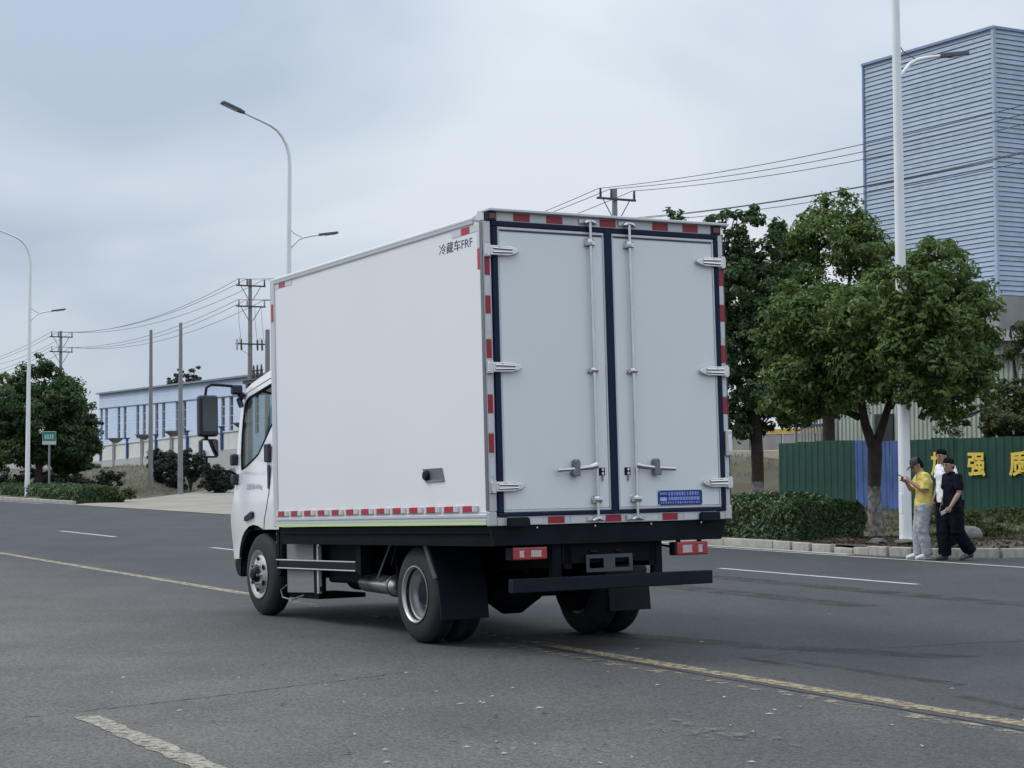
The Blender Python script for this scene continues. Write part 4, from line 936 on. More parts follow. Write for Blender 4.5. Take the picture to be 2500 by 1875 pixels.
for sg in (-1, 1):
    a, b = (-1.128, -1.082) if sg < 0 else (1.082, 1.128)
    for z0, z1, m in ((3.19, 3.335, M_wtape), (2.933, 3.077, M_red), (2.78, 2.928, M_wtape), (2.636, 2.775, M_red), (2.50, 2.631, M_wtape), (2.294, 2.44, M_red), (2.02, 2.16, M_wtape), (1.872, 2.014, M_red), (1.724, 1.868, M_wtape), (1.57, 1.717, M_red), (1.39, 1.53, M_wtape)):
        tape(a, b, -1.4835, -1.4805, z0, z1, m)
    x0, x1 = (-1.1485, -1.1455) if sg < 0 else (1.1455, 1.1485)
    xw0, xw1 = (-1.1485, -1.1285) if sg < 0 else (1.1285, 1.1485)
    for k in range(13):
        yc = 2.555 - k * .3087
        tape(xw0, xw1, yc - .072, yc + .072, 1.1255, 1.170, M_rtape)
        tape(xw0, xw1 - .0 if sg < 0 else xw1, yc - .118, yc - .078, 1.1255, 1.170, M_wtape)
        tape(xw0, xw1, yc + .078, yc + .118, 1.1255, 1.170, M_wtape)
        tape(xw0, xw1, yc - .152, yc - .124, 1.1255, 1.170, M_aluw)
    x0, x1 = (-1.1315, -1.1284) if sg < 0 else (1.1284, 1.1315)
    tape(x0, x1, -1.12, -.97, 3.285, 3.340, M_wtape); tape(x0, x1, -1.262, -1.123, 3.285, 3.340, M_rtape); tape(x0, x1, -1.425, -1.265, 3.285, 3.340, M_wtape)
    tape(x0, x1, -1.425, -1.378, 3.15, 3.282, M_wtape); tape(x0, x1, -1.42, -1.378, 2.988, 3.146, M_rtape)
    tape(x0, x1, 2.415, 2.562, 3.300, 3.350, M_rtape); tape(x0, x1, 2.249, 2.411, 3.300, 3.350, M_wtape); tape(x0, x1, 2.566, 2.655, 3.300, 3.350, M_wtape)
    x0, x1 = (-1.1445, -1.1412) if sg < 0 else (1.1412, 1.1445)
    tape(x0, x1, 2.685, 2.735, 2.99, 3.16, M_rtape)
# lettering high on the side, reading towards the rear
me = text_mesh('冷藏车FRF', .100, .0, .0008)
xs_ = [v.co.x for v in me.vertices]; ys_ = [v.co.y for v in me.vertices]
me.transform(Matrix.Diagonal((.555 / (max(xs_) - min(xs_)), .088 / (max(ys_) - min(ys_)), 1, 1)) @ Matrix.Translation((-(max(xs_) + min(xs_)) / 2, -(max(ys_) + min(ys_)) / 2, 0)))
me.transform(Matrix(((0, 0, -1, -1.1290), (-1, 0, 0, -1.024), (0, 1, 0, 3.219), (0, 0, 0, 1))))
link('lettering', me, pm('dark_blue_grey_lettering', (.022, .030, .055), .5), box)
# stainless drain recess low on the side
q = MB().add([(-1.1345, -.380, 1.480), (-1.1345, -.715, 1.480), (-1.1345, -.756, 1.370), (-1.1345, -.425, 1.370), (-1.1275, -.380, 1.480), (-1.1275, -.715, 1.480), (-1.1275, -.756, 1.370), (-1.1275, -.425, 1.370)], [(0, 1, 2, 3), (4, 5, 6, 7), (0, 1, 5, 4), (1, 2, 6, 5), (2, 3, 7, 6), (3, 0, 4, 7)])
B(q, 'drain_plate', M_postdk, box)
B(MB().lathe([(-.03, .0), (-.03, .035), (-.012, .045), (0, .045), (0, 0)], 'x', (-1.134, -.46, 1.425), 14, False), 'drain_cap', M_blk2, box)
B(MB().box(-1.141, -1.135, -.73, -.43, 1.374, 1.384), 'drain_lip', M_ss, box)
# ---------------- rear doors
YD = -1.478
def rear_door(x0, x1, hinge):
    """hinge -1: hung on the left edge, +1: on the right edge"""
    z0, z1 = 1.113, 3.312
    d = B(MB().box(x0 + .016, x1 - .016, YD - .012, -1.437, z0 + .018, z1 - .024), 'rear_door', M_door, bevel=.004)
    sx0, sx1 = (x0 - .048, x1 + .038) if hinge < 0 else (x0 - .038, x1 + .048)
    fr_ = lambda a, b, c, e, m, nm, bev=.006: B(MB().box(a, b, YD - .020, -1.4375, c, e), nm, m, d, bev, 2)
    fr_(sx0, sx1, z1 + .002, 3.3555, M_seal, 'seal'); fr_(sx0, sx1, 1.0815, z0 - .002, M_seal, 'seal')
    fr_(sx0, x0 - .002, z0, z1, M_seal, 'seal'); fr_(x1 + .002, sx1, z0, z1, M_seal, 'seal')
    e = lambda a, b, c, f: B(MB().box(a, b, YD - .016, -1.4385, c, f), 'edge_trim', M_aluw, d, .003)
    e(x0, x1, z1 - .022, z1); e(x0, x1, z0, z0 + .016); e(x0, x0 + .014, z0 + .017, z1 - .023); e(x1 - .014, x1, z0 + .017, z1 - .023)
    B(MB().box(x0 + .02, x1 - .02, YD - .0175, YD - .0125, z1 - .034, z1 - .026), 'drip_line', M_gap, d)
    # hinges
    for z in (3.122, 2.222, 1.310):
        xe = hinge * 1.134; dr = -hinge
        P = lambda u, v: (xe + dr * u, z + v)
        h = B(MB().prism([P(.0, -.040), P(.0, .040), P(.21, .038), P(.275, .020), P(.298, .006), P(.298, -.006), P(.275, -.020), P(.21, -.038)], 'y', YD - .046, YD - .0205), 'hinge', M_ss, d, .006, 2)
        for v in (.015, -.015): B(MB().tube([(xe + dr * .06, YD - .049, z + v), (xe + dr * .23, YD - .049, z + v * .8)], .010, 8), 'hinge_rib', M_ss, h)
        B(MB().cyl((xe + dr * .025, YD - .030, z - .045), (xe + dr * .025, YD - .030, z + .05), .022, n=14), 'hinge_knuckle', M_ss, h, smooth=True)
        B(MB().box(min(xe, xe + dr * .06), max(xe, xe + dr * .06), YD - .024, YD - .003, z - .05, z + .05), 'hinge_plate', M_alu, h, .004)
        B(MB().cyl((xe + dr * .12, YD - .052, z + .02), (xe + dr * .12, YD - .038, z + .02), .010, n=8), 'hinge_bolt', M_postdk, h)
    # locking rod with guides, cams and handle
    xr = x1 - .145 if hinge < 0 else x0 + .155
    rod = B(MB().cyl((xr, YD - .045, 1.05), (xr, YD - .045, 3.385), .0135, n=14), 'locking_rod', M_ss, d, smooth=True)
    for z, w in ((3.222, .030), (2.211, .022), (1.195, .030)):
        B(MB().box(xr - .05, xr + .05, YD - .020, YD - .0125, z - w, z + w), 'rod_guide', M_ss, d, .004)
        B(MB().tube([(xr - .035, YD - .020, z), (xr - .03, YD - .055, z), (xr, YD - .066, z), (xr + .03, YD - .055, z), (xr + .035, YD - .020, z)], [(.006, w * .8)] * 5, 8), 'rod_clip', M_ss, d)
    for z, sg2 in ((3.392, 1), (1.046, -1)):
        B(MB().prism([(xr - .06, z - .012), (xr - .03, z + .014), (xr + .03, z + .014), (xr + .06, z - .010), (xr + .045, z - .02), (xr, z - .004), (xr - .045, z - .02)], 'y', YD - .062, YD - .022), 'cam', M_ss, d, .004)
        B(MB().box(xr - .085, xr + .085, YD - .022, YD - .0095, z - .018, z + .022), 'cam_keeper', M_alu, d, .003)
    dr = -1 if hinge < 0 else 1
    hd = B(MB().tube([(xr, YD - .055, 1.462), (xr + dr * .06, YD - .060, 1.450), (xr + dr * .2, YD - .058, 1.436), (xr + dr * .37, YD - .058, 1.428)], [(.010, .026), (.009, .02), (.009, .017), (.009, .017)], 8, ref=(0, 1, 0)), 'lock_handle', M_ss, d)
    B(MB().prism([(xr + dr * .165, 1.38), (xr + dr * .225, 1.38), (xr + dr * .235, 1.41), (xr + dr * .215, 1.43), (xr + dr * .215, 1.50), (xr + dr * .19, 1.516), (xr + dr * .165, 1.50)], 'y', YD - .072, YD - .0125), 'handle_keeper', M_postdk, d, .005)
    xl = xr - dr * .065
    lk = B(MB().box(xl - .027, xl + .027, YD - .018, YD - .0125, 1.385, 1.445), 'lock_plate', M_blk2, d)
    B(MB().cyl((xl, YD - .03, 1.43), (xl, YD - .018, 1.43), .011), 'lock_stud', M_ss, lk); B(MB().cyl((xl, YD - .03, 1.40), (xl, YD - .018, 1.40), .011), 'lock_stud', M_ss, lk)
    B(MB().cyl((xl, YD - .022, 1.34), (xl, YD - .022, 1.39), .006), 'lock_pin', M_postdk, lk)
    return d
door_l = rear_door(-1.014, -.040, -1); door_r = rear_door(.030, 1.030, 1)
B(MB().box(-.0755+.036, .0295-.001, YD - .024, YD - .0205, 1.082, 3.355), 'centre_seal', M_seal, door_l, .002)
# blue maker's plate with unreadable rows of print
pl = B(MB().box(.405, .837, YD - .017, YD - .0125, 1.137, 1.256), 'name_plate', pm('blue_plate', (.010, .030, .22), .35, var=.12), door_r)
pr = MB(); rr = random.Random(5); yy0, yy1 = YD - .0185, YD - .0172
for i in range(12):
    x = .505 + i * .0258; pr.box(x, x + rr.uniform(.011, .018), yy0, yy1, 1.214, 1.243); 
for i in range(17): x = .428 + i * .0232; pr.box(x, x + rr.uniform(.010, .015), yy0, yy1, 1.150, 1.166)
for i in range(5): x = .424 + i * .0135; pr.box(x, x + .0105, yy0, yy1, 1.222, 1.240)
x = .505
while x < .80: w = rr.uniform(.012, .03); pr.box(x, x + w, yy0, yy1, 1.176, 1.203); x += w + .004
B(pr, 'print', pm('plate_print', (.22, .30, .62), .5, var=.2, vscale=40), pl)
B(MB().box(.424, .488, yy0, yy1, 1.172, 1.200), 'print', pm('plate_print_pale', (.38, .45, .66), .5, var=.1), pl)
for x in (.411, .831):
    for z in (1.143, 1.250): B(MB().lathe([(0, 0), (-.006, .006), (0, .008)], 'y', (x, YD - .017, z), 10, False), 'plate_screw', M_ss, pl)
# door stay on the right post
st_ = B(MB().box(1.085, 1.150, -1.515, -1.4837, 1.525, 1.742), 'door_stay', M_alu, box, .012, 2)
B(MB().box(1.10, 1.135, -1.521, -1.5155, 1.56, 1.70), 'stay_inset', M_door, box, .004)
# ---------------- under the body
MBK = M_blk
B(MB().add([(-1.12, -1.46, 1.004), (1.10, -1.46, 1.004), (1.05, -1.445, .850), (-1.085, -1.445, .862), (-1.12, -1.43, 1.004), (1.10, -1.43, 1.004), (1.05, -1.425, .850), (-1.085, -1.425, .862)], [(0, 1, 2, 3), (4, 5, 6, 7), (0, 1, 5, 4), (1, 2, 6, 5), (2, 3, 7, 6), (3, 0, 4, 7)]), 'rear_skirt', M_blk2)
for x in (-.71, -.18, .35, .84): B(MB().cyl((x, -1.468, .992), (x, -1.458, .992), .007, n=8), 'skirt_bolt', M_ss)
B(MB().box(-1.10, 1.10, -1.43, 2.70, .955, 1.0125), 'floor_frame', MBK)
for sx in (-1.06, 1.06): B(MB().box(sx - .02, sx + .02, -1.42, 2.70, .858, .954), 'side_sill', MBK)
for sx in (-.66, .66): B(MB().box(sx - .25, sx + .25, .58, .60, .42, .95), 'gap_blocking_board', MBK)  # black boards added to block light showing through under the body
B(MB().box(-.36, .36, 2.05, 2.07, .40, .86), 'gap_blocking_board', MBK)  # added too, blocks the light between the frame rails
for y in fr(-1.2, 2.5, 9): B(MB().box(-1.05, 1.05, y - .03, y + .03, .86, .953), 'cross_member', MBK)
for sx in (-.40, .40): B(MB().box(sx - .035, sx + .035, -1.40, 4.0, .66, .858), 'frame_rail', MBK)
for y in (-1.2, -.4, .6, 1.6, 2.6): B(MB().box(-.36, .36, y - .04, y + .04, .70, .83), 'frame_cross_member', MBK)
# tail lamps on hangers
for sg in (-1, 1):
    x0, x1 = (-.915, -.608) if sg < 0 else (.612, .920)
    z0, z1 = (.745, .842) if sg < 0 else (.730, .838)
    tl = B(MB().box(x0, x1, -1.44, -1.37, z0, z1), 'tail_light', M_lred, bevel=.010, segs=2)
    xi = (x0 + .055, x0 + .10, x0 + .158, x0 + .255) if sg < 0 else (x1 - .10, x1 - .055, x1 - .255, x1 - .158)
    for a, b in ((xi[0], xi[1]), (xi[2], xi[3])): B(MB().prism([(a, z0 + .022), (b, z0 + .022), (b - .008, (z0 + z1) / 2), (b, z1 - .025), (a, z1 - .025), (a + .003, (z0 + z1) / 2)], 'y', -1.444, -1.4395), 'clear_lens', M_lclr, tl)
    B(MB().box(x0 - .022, x0 - .001, -1.435, -1.36, z0 + .004, z1 - .003), 'lamp_housing', M_blk2, tl); B(MB().box(x0, x1, -1.368, -1.35, z0, z1), 'lamp_housing', M_blk2, tl)
    for xx in (x0 + .05, x1 - .05): B(MB().box(xx - .012, xx + .012, -1.40, -1.37, z1 - .004, .90), 'lamp_hanger', MBK, tl)
B(MB().tube([(.62, -1.36, .80), (.54, -1.3, .82), (.50, -1.3, .80), (.42, -1.28, .74)], .010, 6), 'cable', MBK)
# number plate bracket: a frame with two openings
pb = MB(); zA, zB = .628, .765
for a, b in ((-.250, -.222), (-.088, .018), (.152, .185)): pb.box(a, b, -1.432, -1.426, zA + .031, zB - .031)
pb.box(-.250, .185, -1.432, -1.426, zA, zA + .030); pb.box(-.250, .185, -1.432, -1.426, zB - .030, zB)
B(pb, 'plate_bracket', pm('grey_blue_steel', (.05, .058, .068), .6, var=.15))
for x in (-.17, .06): B(MB().box(x - .03, x + .03, -1.425, -1.38, .785, .80), 'plate_lamp', M_blk2); 
B(MB().box(-.45, .40, -1.40, -1.36, .70, .86), 'rear_cross_member', MBK)
B(MB().box(-.937, .937, -1.47, -1.39, .495, .602), 'underrun_bar', M_blk2, bevel=.006)
for sx in (-.5, .45): B(MB().box(sx - .04, sx + .04, -1.40, -1.34, .56, .86), 'bar_bracket', MBK)
# side guards: dark profile with two bright edges
for sg in (-1, 1):
    a, b = (-1.01, -.985) if sg < 0 else (.985, 1.01)
    gd = B(MB().box(a, b, 1.20, 3.36, .614, .706), 'side_guard', M_blk2, bevel=.006)
    for z in (.702, .624): B(MB().box(a - .004, b + .004, 1.22, 3.34, z - .006, z + .006), 'bright_edge', M_aluw, gd, .003)
    B(MB().box(min(a, a * .9), max(a, a * .9), 1.10, 1.20, .60, 1.0), 'guard_post', MBK, gd); B(MB().box(min(a, a * .9), max(a, a * .9), 2.95, 3.03, .60, 1.0), 'guard_post', MBK, gd)
    for y, z in ((1.15, .95), (1.15, .87), (2.99, .95), (2.99, .87)): B(MB().cyl((sg * 1.02, y, z), (sg * .99, y, z), .009, n=8), 'guard_bolt', M_ss, gd)
# condenser panel behind the front wheel
cd = B(MB().prism([(2.86, .385), (2.215, .400), (2.215, .898), (2.73, .898), (2.78, .862), (2.86, .858)], 'x', -.97, -.90), 'condenser', pm('condenser_fins', (.24, .245, .245), .5, var=.10, vscale=30, bump=.3, bscale=160, metal=.4), bevel=.006)
B(MB().box(-.985, -.90, 2.10, 2.19, .38, .90), 'condenser_frame', MBK, cd); B(MB().box(-.992, -.96, 2.065, 2.10, .40, .90), 'condenser_bracket', M_alu, cd)
for z in (.43, .455, .85, .875): B(MB().cyl((-1.0, 2.045, z), (-.97, 2.06, z), .012, n=8), 'pipe_union', M_ss, cd)
B(MB().tube([(-.97, 2.86, .46), (-.99, 2.97, .41), (-.99, 2.93, .34), (-.97, 2.75, .32), (-.95, 2.5, .37)], .008, 6), 'hose', M_postdk, cd)
B(MB().box(-.93, -.45, 2.2, 2.9, .34, .384), 'condenser_tray', MBK, cd)
for a in ((-.9, -.45, 1.3, 2.05, .50, .93), (.45, .9, 1.2, 2.8, .42, .93)): B(MB().box(*a), 'equipment_box', MBK, bevel=.02)
B(MB().cyl((-.62, 1.3, .55), (-.62, 2.0, .55), .13, n=20), 'air_tank', MBK, smooth=True)
B(MB().cyl((-.93, .62, .90), (-.93, .95, .55), .008, n=6), 'stay_rod', M_postdk)
# ---------------- wheels and axles (on the road, not tilted with the body)
def wheel_meshes():
    """profiles about the axle, x = outward from the inner side (0) to the outer side"""
    R0 = .405
    ty = MB().lathe([(.0, .235), (.0, .30), (.012, .355), (.035, .390), (.065, R0), (.155, R0), (.185, .390), (.208, .355), (.22, .30), (.22, .235), (.20, .212), (.02, .212)], 'x', n=48)
    for k in range(3): pass
    return ty
ty = wheel_meshes(); tyre_me = ty.mesh('tyre', smooth=True)
grv = MB()
for k in range(4):
    xx = .075 + k * .0235
    grv.lathe([(xx - .003, .4045), (xx + .003, .4045), (xx + .003, .4062), (xx - .003, .4062)], 'x', n=48)
groove_me = grv.mesh('tread_groove')
rr_ = MB().lathe([(.215, .222), (.222, .232), (.228, .238), (.229, .230), (.222, .220), (.200, .214), (.172, .212), (.166, .200), (.120, .196), (.110, .188), (.050, .184), (.040, .172), (.034, .125), (.034, .0), (.02, .0), (.015, .2), (.0, .23)], 'x', n=48, closed=False)   # deep dish of the outer dual
rim_dish = rr_.mesh('rim', smooth=True)
rf = MB().lathe([(.0, .23), (.02, .2), (.06, .19), (.13, .192), (.19, .205), (.205, .222), (.222, .232), (.228, .238), (.226, .224), (.212, .205), (.205, .19), (.218, .17), (.236, .135), (.240, .11), (.238, .0)], 'x', n=48, closed=False)
rim_bulge = rf.mesh('rim', smooth=True)
def place(me, name, m, parent, mw):
    o = link(name, me, m, parent, mw); return o
def wheel(x_in, y, side, front=False):
    """side -1 left: outward is -x"""
    flip = Matrix.Diagonal((side, 1, 1, 1)) if side > 0 else Matrix.Rotation(math.pi, 4, 'Z')
    w_ = bpy.data.objects.new('wheel', None); COL.link(w_); w_.parent = truck; w_.matrix_basis = Matrix.Translation((x_in, y, .405)) @ flip
    place(tyre_me, 'tyre', M_tyre, w_, None); place(groove_me, 'tread_groove', M_blk, w_, None)
    place(rim_bulge if front else rim_dish, 'rim', M_rim, w_, None)
    return w_
n6 = [2 * math.pi * k / 6 for k in range(6)]
for side in (-1, 1):
    f = wheel(side * .825, 3.367, side, True)
    MB().lathe([(.235, .0), (.235, .075), (.262, .07), (.285, .055), (.298, .05), (.30, 0)], 'x', n=24, closed=False).build('hub', M_blk2, f, smooth=True)
    for a in n6: MB().cyl((.236, .098 * math.cos(a), .098 * math.sin(a)), (.285, .098 * math.cos(a), .098 * math.sin(a)), .017, .014, 8).build('wheel_nut', M_ss, f)
    for a in n6: MB().tube([(.2315, .152 * math.cos(a + .5), .152 * math.sin(a + .5)), (.2365, .152 * math.cos(a + .5), .152 * math.sin(a + .5))], [(.022, .03)] * 2, 12, ref=(0, math.cos(a + .5), math.sin(a + .5))).build('vent_hole', M_blk, f)
    o_ = wheel(side * .80, 0, side)
    MB().lathe([(.036, .0), (.036, .118), (.10, .108), (.15, .085), (.155, .0)], 'x', n=24, closed=False).build('hub', M_blk2, o_, smooth=True)
    for a in n6: MB().cyl((.036, .142 * math.cos(a), .142 * math.sin(a)), (.075, .142 * math.cos(a), .142 * math.sin(a)), .015, n=8).build('wheel_nut', M_postdk, o_)
    iw = wheel(side * .555, 0, side)
    for ww in (iw, f): MB().cyl((-.10, 0, 0), (.03, 0, 0), .205, n=28).build('brake_drum', M_blk, ww, smooth=True)
MB().cyl((-.75, 0, .405), (.75, 0, .405), .065, n=16).build('rear_axle', M_blk, truck)
MB().lathe([(-.28, .07), (-.2, .12), (-.1, .185), (.05, .185), (.16, .12), (.25, .07)], 'x', (-.08, 0, .39), 20).build('differential', M_blk, truck, smooth=True)
MB().cyl((-.05, .1, .42), (-.05, 2.6, .6), .05, n=12).build('drive_shaft', M_blk, truck)
MB().cyl((-.78, 3.367, .39), (.78, 3.367, .39), .05, n=12).build('front_axle', M_blk, truck)
for sx in (-.46, .46):
    for k in range(5):
        L = .65 - k * .09; MB().tube([(sx, -L, .60 - k * .014 + (L / .65) ** 2 * .10), (sx, 0, .555 - k * .014), (sx, L, .60 - k * .014 + (L / .65) ** 2 * .10)], [(.04, .006)] * 3, 4, ref=(1, 0, 0)).build('leaf_spring', M_blk, truck)
# silencer
sl = MB().tube([(-.80, .70, .425), (-.80, .74, .425), (-.80, 1.34, .425), (-.80, 1.40, .425)], [(.06, .05), (.115, .085), (.115, .085), (.07, .055)], 24, ref=(1, 0, 0)).build('silencer', pm('stained_steel', (.55, .53, .50), .25, var=.25, vscale=8, metal=.9), truck, smooth=True)
MB().tube([(-.80, 1.38, .42), (-.78, 1.7, .44), (-.6, 2.2, .48)], .04, 10).build('exhaust_pipe', M_postdk, sl); MB().tube([(-.82, .74, .43), (-.82, .62, .42), (-.74, .55, .40)], .045, 10).build('tail_pipe', M_blk2, sl)
MB().tube([(-.80, .74, .425), (-.80, .78, .425)], [(.125, .10)] * 2, 20, ref=(1, 0, 0)).build('clamp_band', M_postdk, sl)
# mudguards and flaps
for sg in (-1, 1):
    x0, x1 = (-1.02, -.58) if sg < 0 else (.60, 1.02)
    q = MB(); prof = [(-.06, .985), (-.18, .90), (-.30, .70), (-.385, .56), (-.43, .40), (-.455, .225)]
    for (ya, za), (yb, zb_) in zip(prof[:-1], prof[1:]): q.add([(x0, ya, za), (x1, ya, za), (x1, yb, zb_), (x0, yb, zb_), (x0, ya - .012, za), (x1, ya - .012, za), (x1, yb - .012, zb_), (x0, yb - .012, zb_)], [(0, 1, 2, 3), (4, 5, 6, 7), (0, 1, 5, 4), (1, 2, 6, 5), (2, 3, 7, 6), (3, 0, 4, 7)])
    fl = q.build('mud_flap', M_blk2, truck)
    xe = x0 if sg < 0 else x1; e0, e1 = min(xe, xe + sg * .012), max(xe, xe + sg * .012)
    MB().prism([(-.055, .96), (-.135, .96), (-.30, .69), (-.40, .565), (-.345, .545), (-.24, .70)], 'x', e0, e1).build('flap_stay', pm('grey_plastic_stay', (.060, .068, .075), .55, var=.12), truck)
    a = [math.pi * t for t in fr(.12, .62, 8)]
    g3 = MB()
    for t0, t1 in zip(a[:-1], a[1:]):
        r0, r1 = .49, .50
        g3.add([(x, r * math.cos(t), .44 + r * math.sin(t)) for x in (x0, x1) for r in (r0, r1) for t in (t0, t1)], [(0, 1, 5, 4), (2, 3, 7, 6), (0, 2, 3, 1), (4, 6, 7, 5), (0, 4, 6, 2), (1, 5, 7, 3)])
    g3.build('wheel_arch_guard', M_blk, truck)
# ---------------- cab
def cab_w(y, z):
    w = 1.03 - (.11 * ((z - 1.55) / .95) ** 1.35 if z > 1.55 else 0)
    if z < 1.55: w += .03 * math.sin(max(0, min(1, (1.55 - z) / .7)) * math.pi)
    if y > 3.75: w -= .14 * (y - 3.75) ** 2 / .7
    return w
out_loop = [(2.86, .997), (3.00, .997), (3.248, .997), (3.373, 1.032), (3.506, 1.046), (3.625, 1.029), (3.758, .978), (3.85, .92), (3.924, .855), (3.97, .78), (3.985, .70),
            (4.08, .70), (4.20, .70), (4.225, .80), (4.235, .95), (4.225, 1.08), (4.19, 1.17), (4.11, 1.25), (4.06, 1.34), (4.055, 1.45), (4.06, 1.60), (4.065, 1.75), (4.07, 1.95), (4.075, 2.10), (4.07, 2.25), (4.04, 2.36), (3.96, 2.43), (3.82, 2.475), (3.585, 2.527), (3.36, 2.572), (3.1, 2.61), (2.86, 2.63), (2.86, 2.2), (2.86, 1.8), (2.86, 1.4)]
win_loop = [(2.98, 2.475), (3.31, 2.426), (3.495, 2.392), (3.677, 2.359), (3.826, 2.335), (3.90, 2.30), (3.93, 2.22), (3.93, 2.10), (3.92, 1.95), (3.89, 1.75), (3.855, 1.603), (3.76, 1.625), (3.667, 1.653), (3.514, 1.709), (3.428, 1.745), (3.313, 1.847), (3.175, 1.986), (3.05, 2.10), (2.98, 2.16)]
def side_panel(sg):
    bm = bmesh.new()
    def lp(pts):
        vs_ = [bm.verts.new((0, p[0], p[1])) for p in pts]
        return [bm.edges.new((vs_[i], vs_[(i + 1) % len(vs_)])) for i in range(len(vs_))]
    es = lp(out_loop) + lp(win_loop)
    bmesh.ops.triangle_fill(bm, use_beauty=True, use_dissolve=False, edges=es)
    bmesh.ops.subdivide_edges(bm, edges=[e for e in bm.edges if e.calc_length() > .12 and len(e.link_faces) == 2], cuts=2, use_grid_fill=True)
    bmesh.ops.triangulate(bm, faces=bm.faces)
    for v in bm.verts: v.co.x = sg * cab_w(v.co.y, v.co.z)
    bmesh.ops.recalc_face_normals(bm, faces=bm.faces)
    n = bm.faces[:] and sum(f.normal.x for f in bm.faces)
    if n * sg < 0: bmesh.ops.reverse_faces(bm, faces=bm.faces)
    for f in bm.faces: f.smooth = True
    me = bpy.data.meshes.new('cab_side'); bm.to_mesh(me); bm.free()
    return me
cab = link('cab', side_panel(-1), M_white, truck, BODY)
link('cab_side', side_panel(1), M_white, cab)
# roof, windscreen, nose: strips from side to side, bulging forward in the middle
front = out_loop[12:32]                                # from the bumper top up over the roof to the rear edge
def cross(y, z, n=12):
    w = cab_w(y, z); k = .16 if y > 3.7 else .16 * max(0, (y - 3.2) / .5)
    return [(-w + 2 * w * i / n, y + k * (1 - (2 * i / n - 1) ** 2) ** .8, z + (.05 * (1 - (2 * i / n - 1) ** 2) if z > 2.3 else 0)) for i in range(n + 1)]
def skin(rows_):
    q = MB(); V = [p for r in rows_ for p in r]; n = len(rows_[0]); q.add(V, [(j * n + i, j * n + i + 1, (j + 1) * n + i + 1, (j + 1) * n + i) for j in range(len(rows_) - 1) for i in range(n - 1)]); return q
R_ = [cross(*p) for p in front]
B(skin(R_[:8]), 'nose_panel', M_white, cab, smooth=True); B(skin(R_[13:]), 'roof', M_white, cab, smooth=True)
def glass():
    m = bpy.data.materials.new('tinted_glass'); m.use_nodes = True; n, l = m.node_tree.nodes, m.node_tree.links; out = n['Material Output']
    tr = n.new('ShaderNodeBsdfTransparent'); tr.inputs[0].default_value = (.60, .69, .68, 1); gl = n.new('ShaderNodeBsdfGlossy'); gl.inputs['Roughness'].default_value = .02
    fz = n.new('ShaderNodeFresnel'); fz.inputs[0].default_value = 1.5; ms = n.new('ShaderNodeMixShader')
    l.new(fz.outputs[0], ms.inputs[0]); l.new(tr.outputs[0], ms.inputs[1]); l.new(gl.outputs[0], ms.inputs[2]); l.new(ms.outputs[0], out.inputs[0]); return m
M_glass = glass()
B(skin(R_[7:14]), 'windscreen', M_glass, cab, smooth=True)
def side_glass(sg):
    q = MB(); q.add([(sg * (cab_w(y, z) - .012), y, z) for y, z in win_loop], [tuple(range(len(win_loop)))]); return q
def win_rim(sg):
    q = MB(); P = [Vector((sg * (cab_w(y, z) - .002), y, z)) for y, z in win_loop]; q.tube(P + [P[0], P[1]], .012, 6, caps=False); return q
for sg in (-1, 1): B(side_glass(sg), 'side_window', M_glass, cab); B(win_rim(sg), 'window_seal', M_blk2, cab)
B(MB().box(-1.0, 1.0, 2.862, 2.89, .99, 2.60), 'rear_wall', M_white, cab); B(MB().box(-.99, .99, 2.90, 3.95, .99, 1.03), 'cab_floor', M_blk2, cab)
for x in (-.55, .45): B(MB().box(x - .25, x + .25, 2.93, 3.10, 1.35, 2.05), 'seat_back', M_blk2, cab, .05, 2); B(MB().box(x - .25, x + .25, 2.95, 3.45, 1.2, 1.38), 'seat', M_blk2, cab, .05, 2)
B(MB().box(-.95, .95, 3.68, 4.0, 1.2, 1.56), 'dashboard', M_blk2, cab, .05, 2)
B(MB().lathe([(-.012, .2), (0, .188), (.012, .2), (0, .212)], 'z', (-.5, 3.5, 1.62), 24), 'steering_wheel', M_blk2, cab)
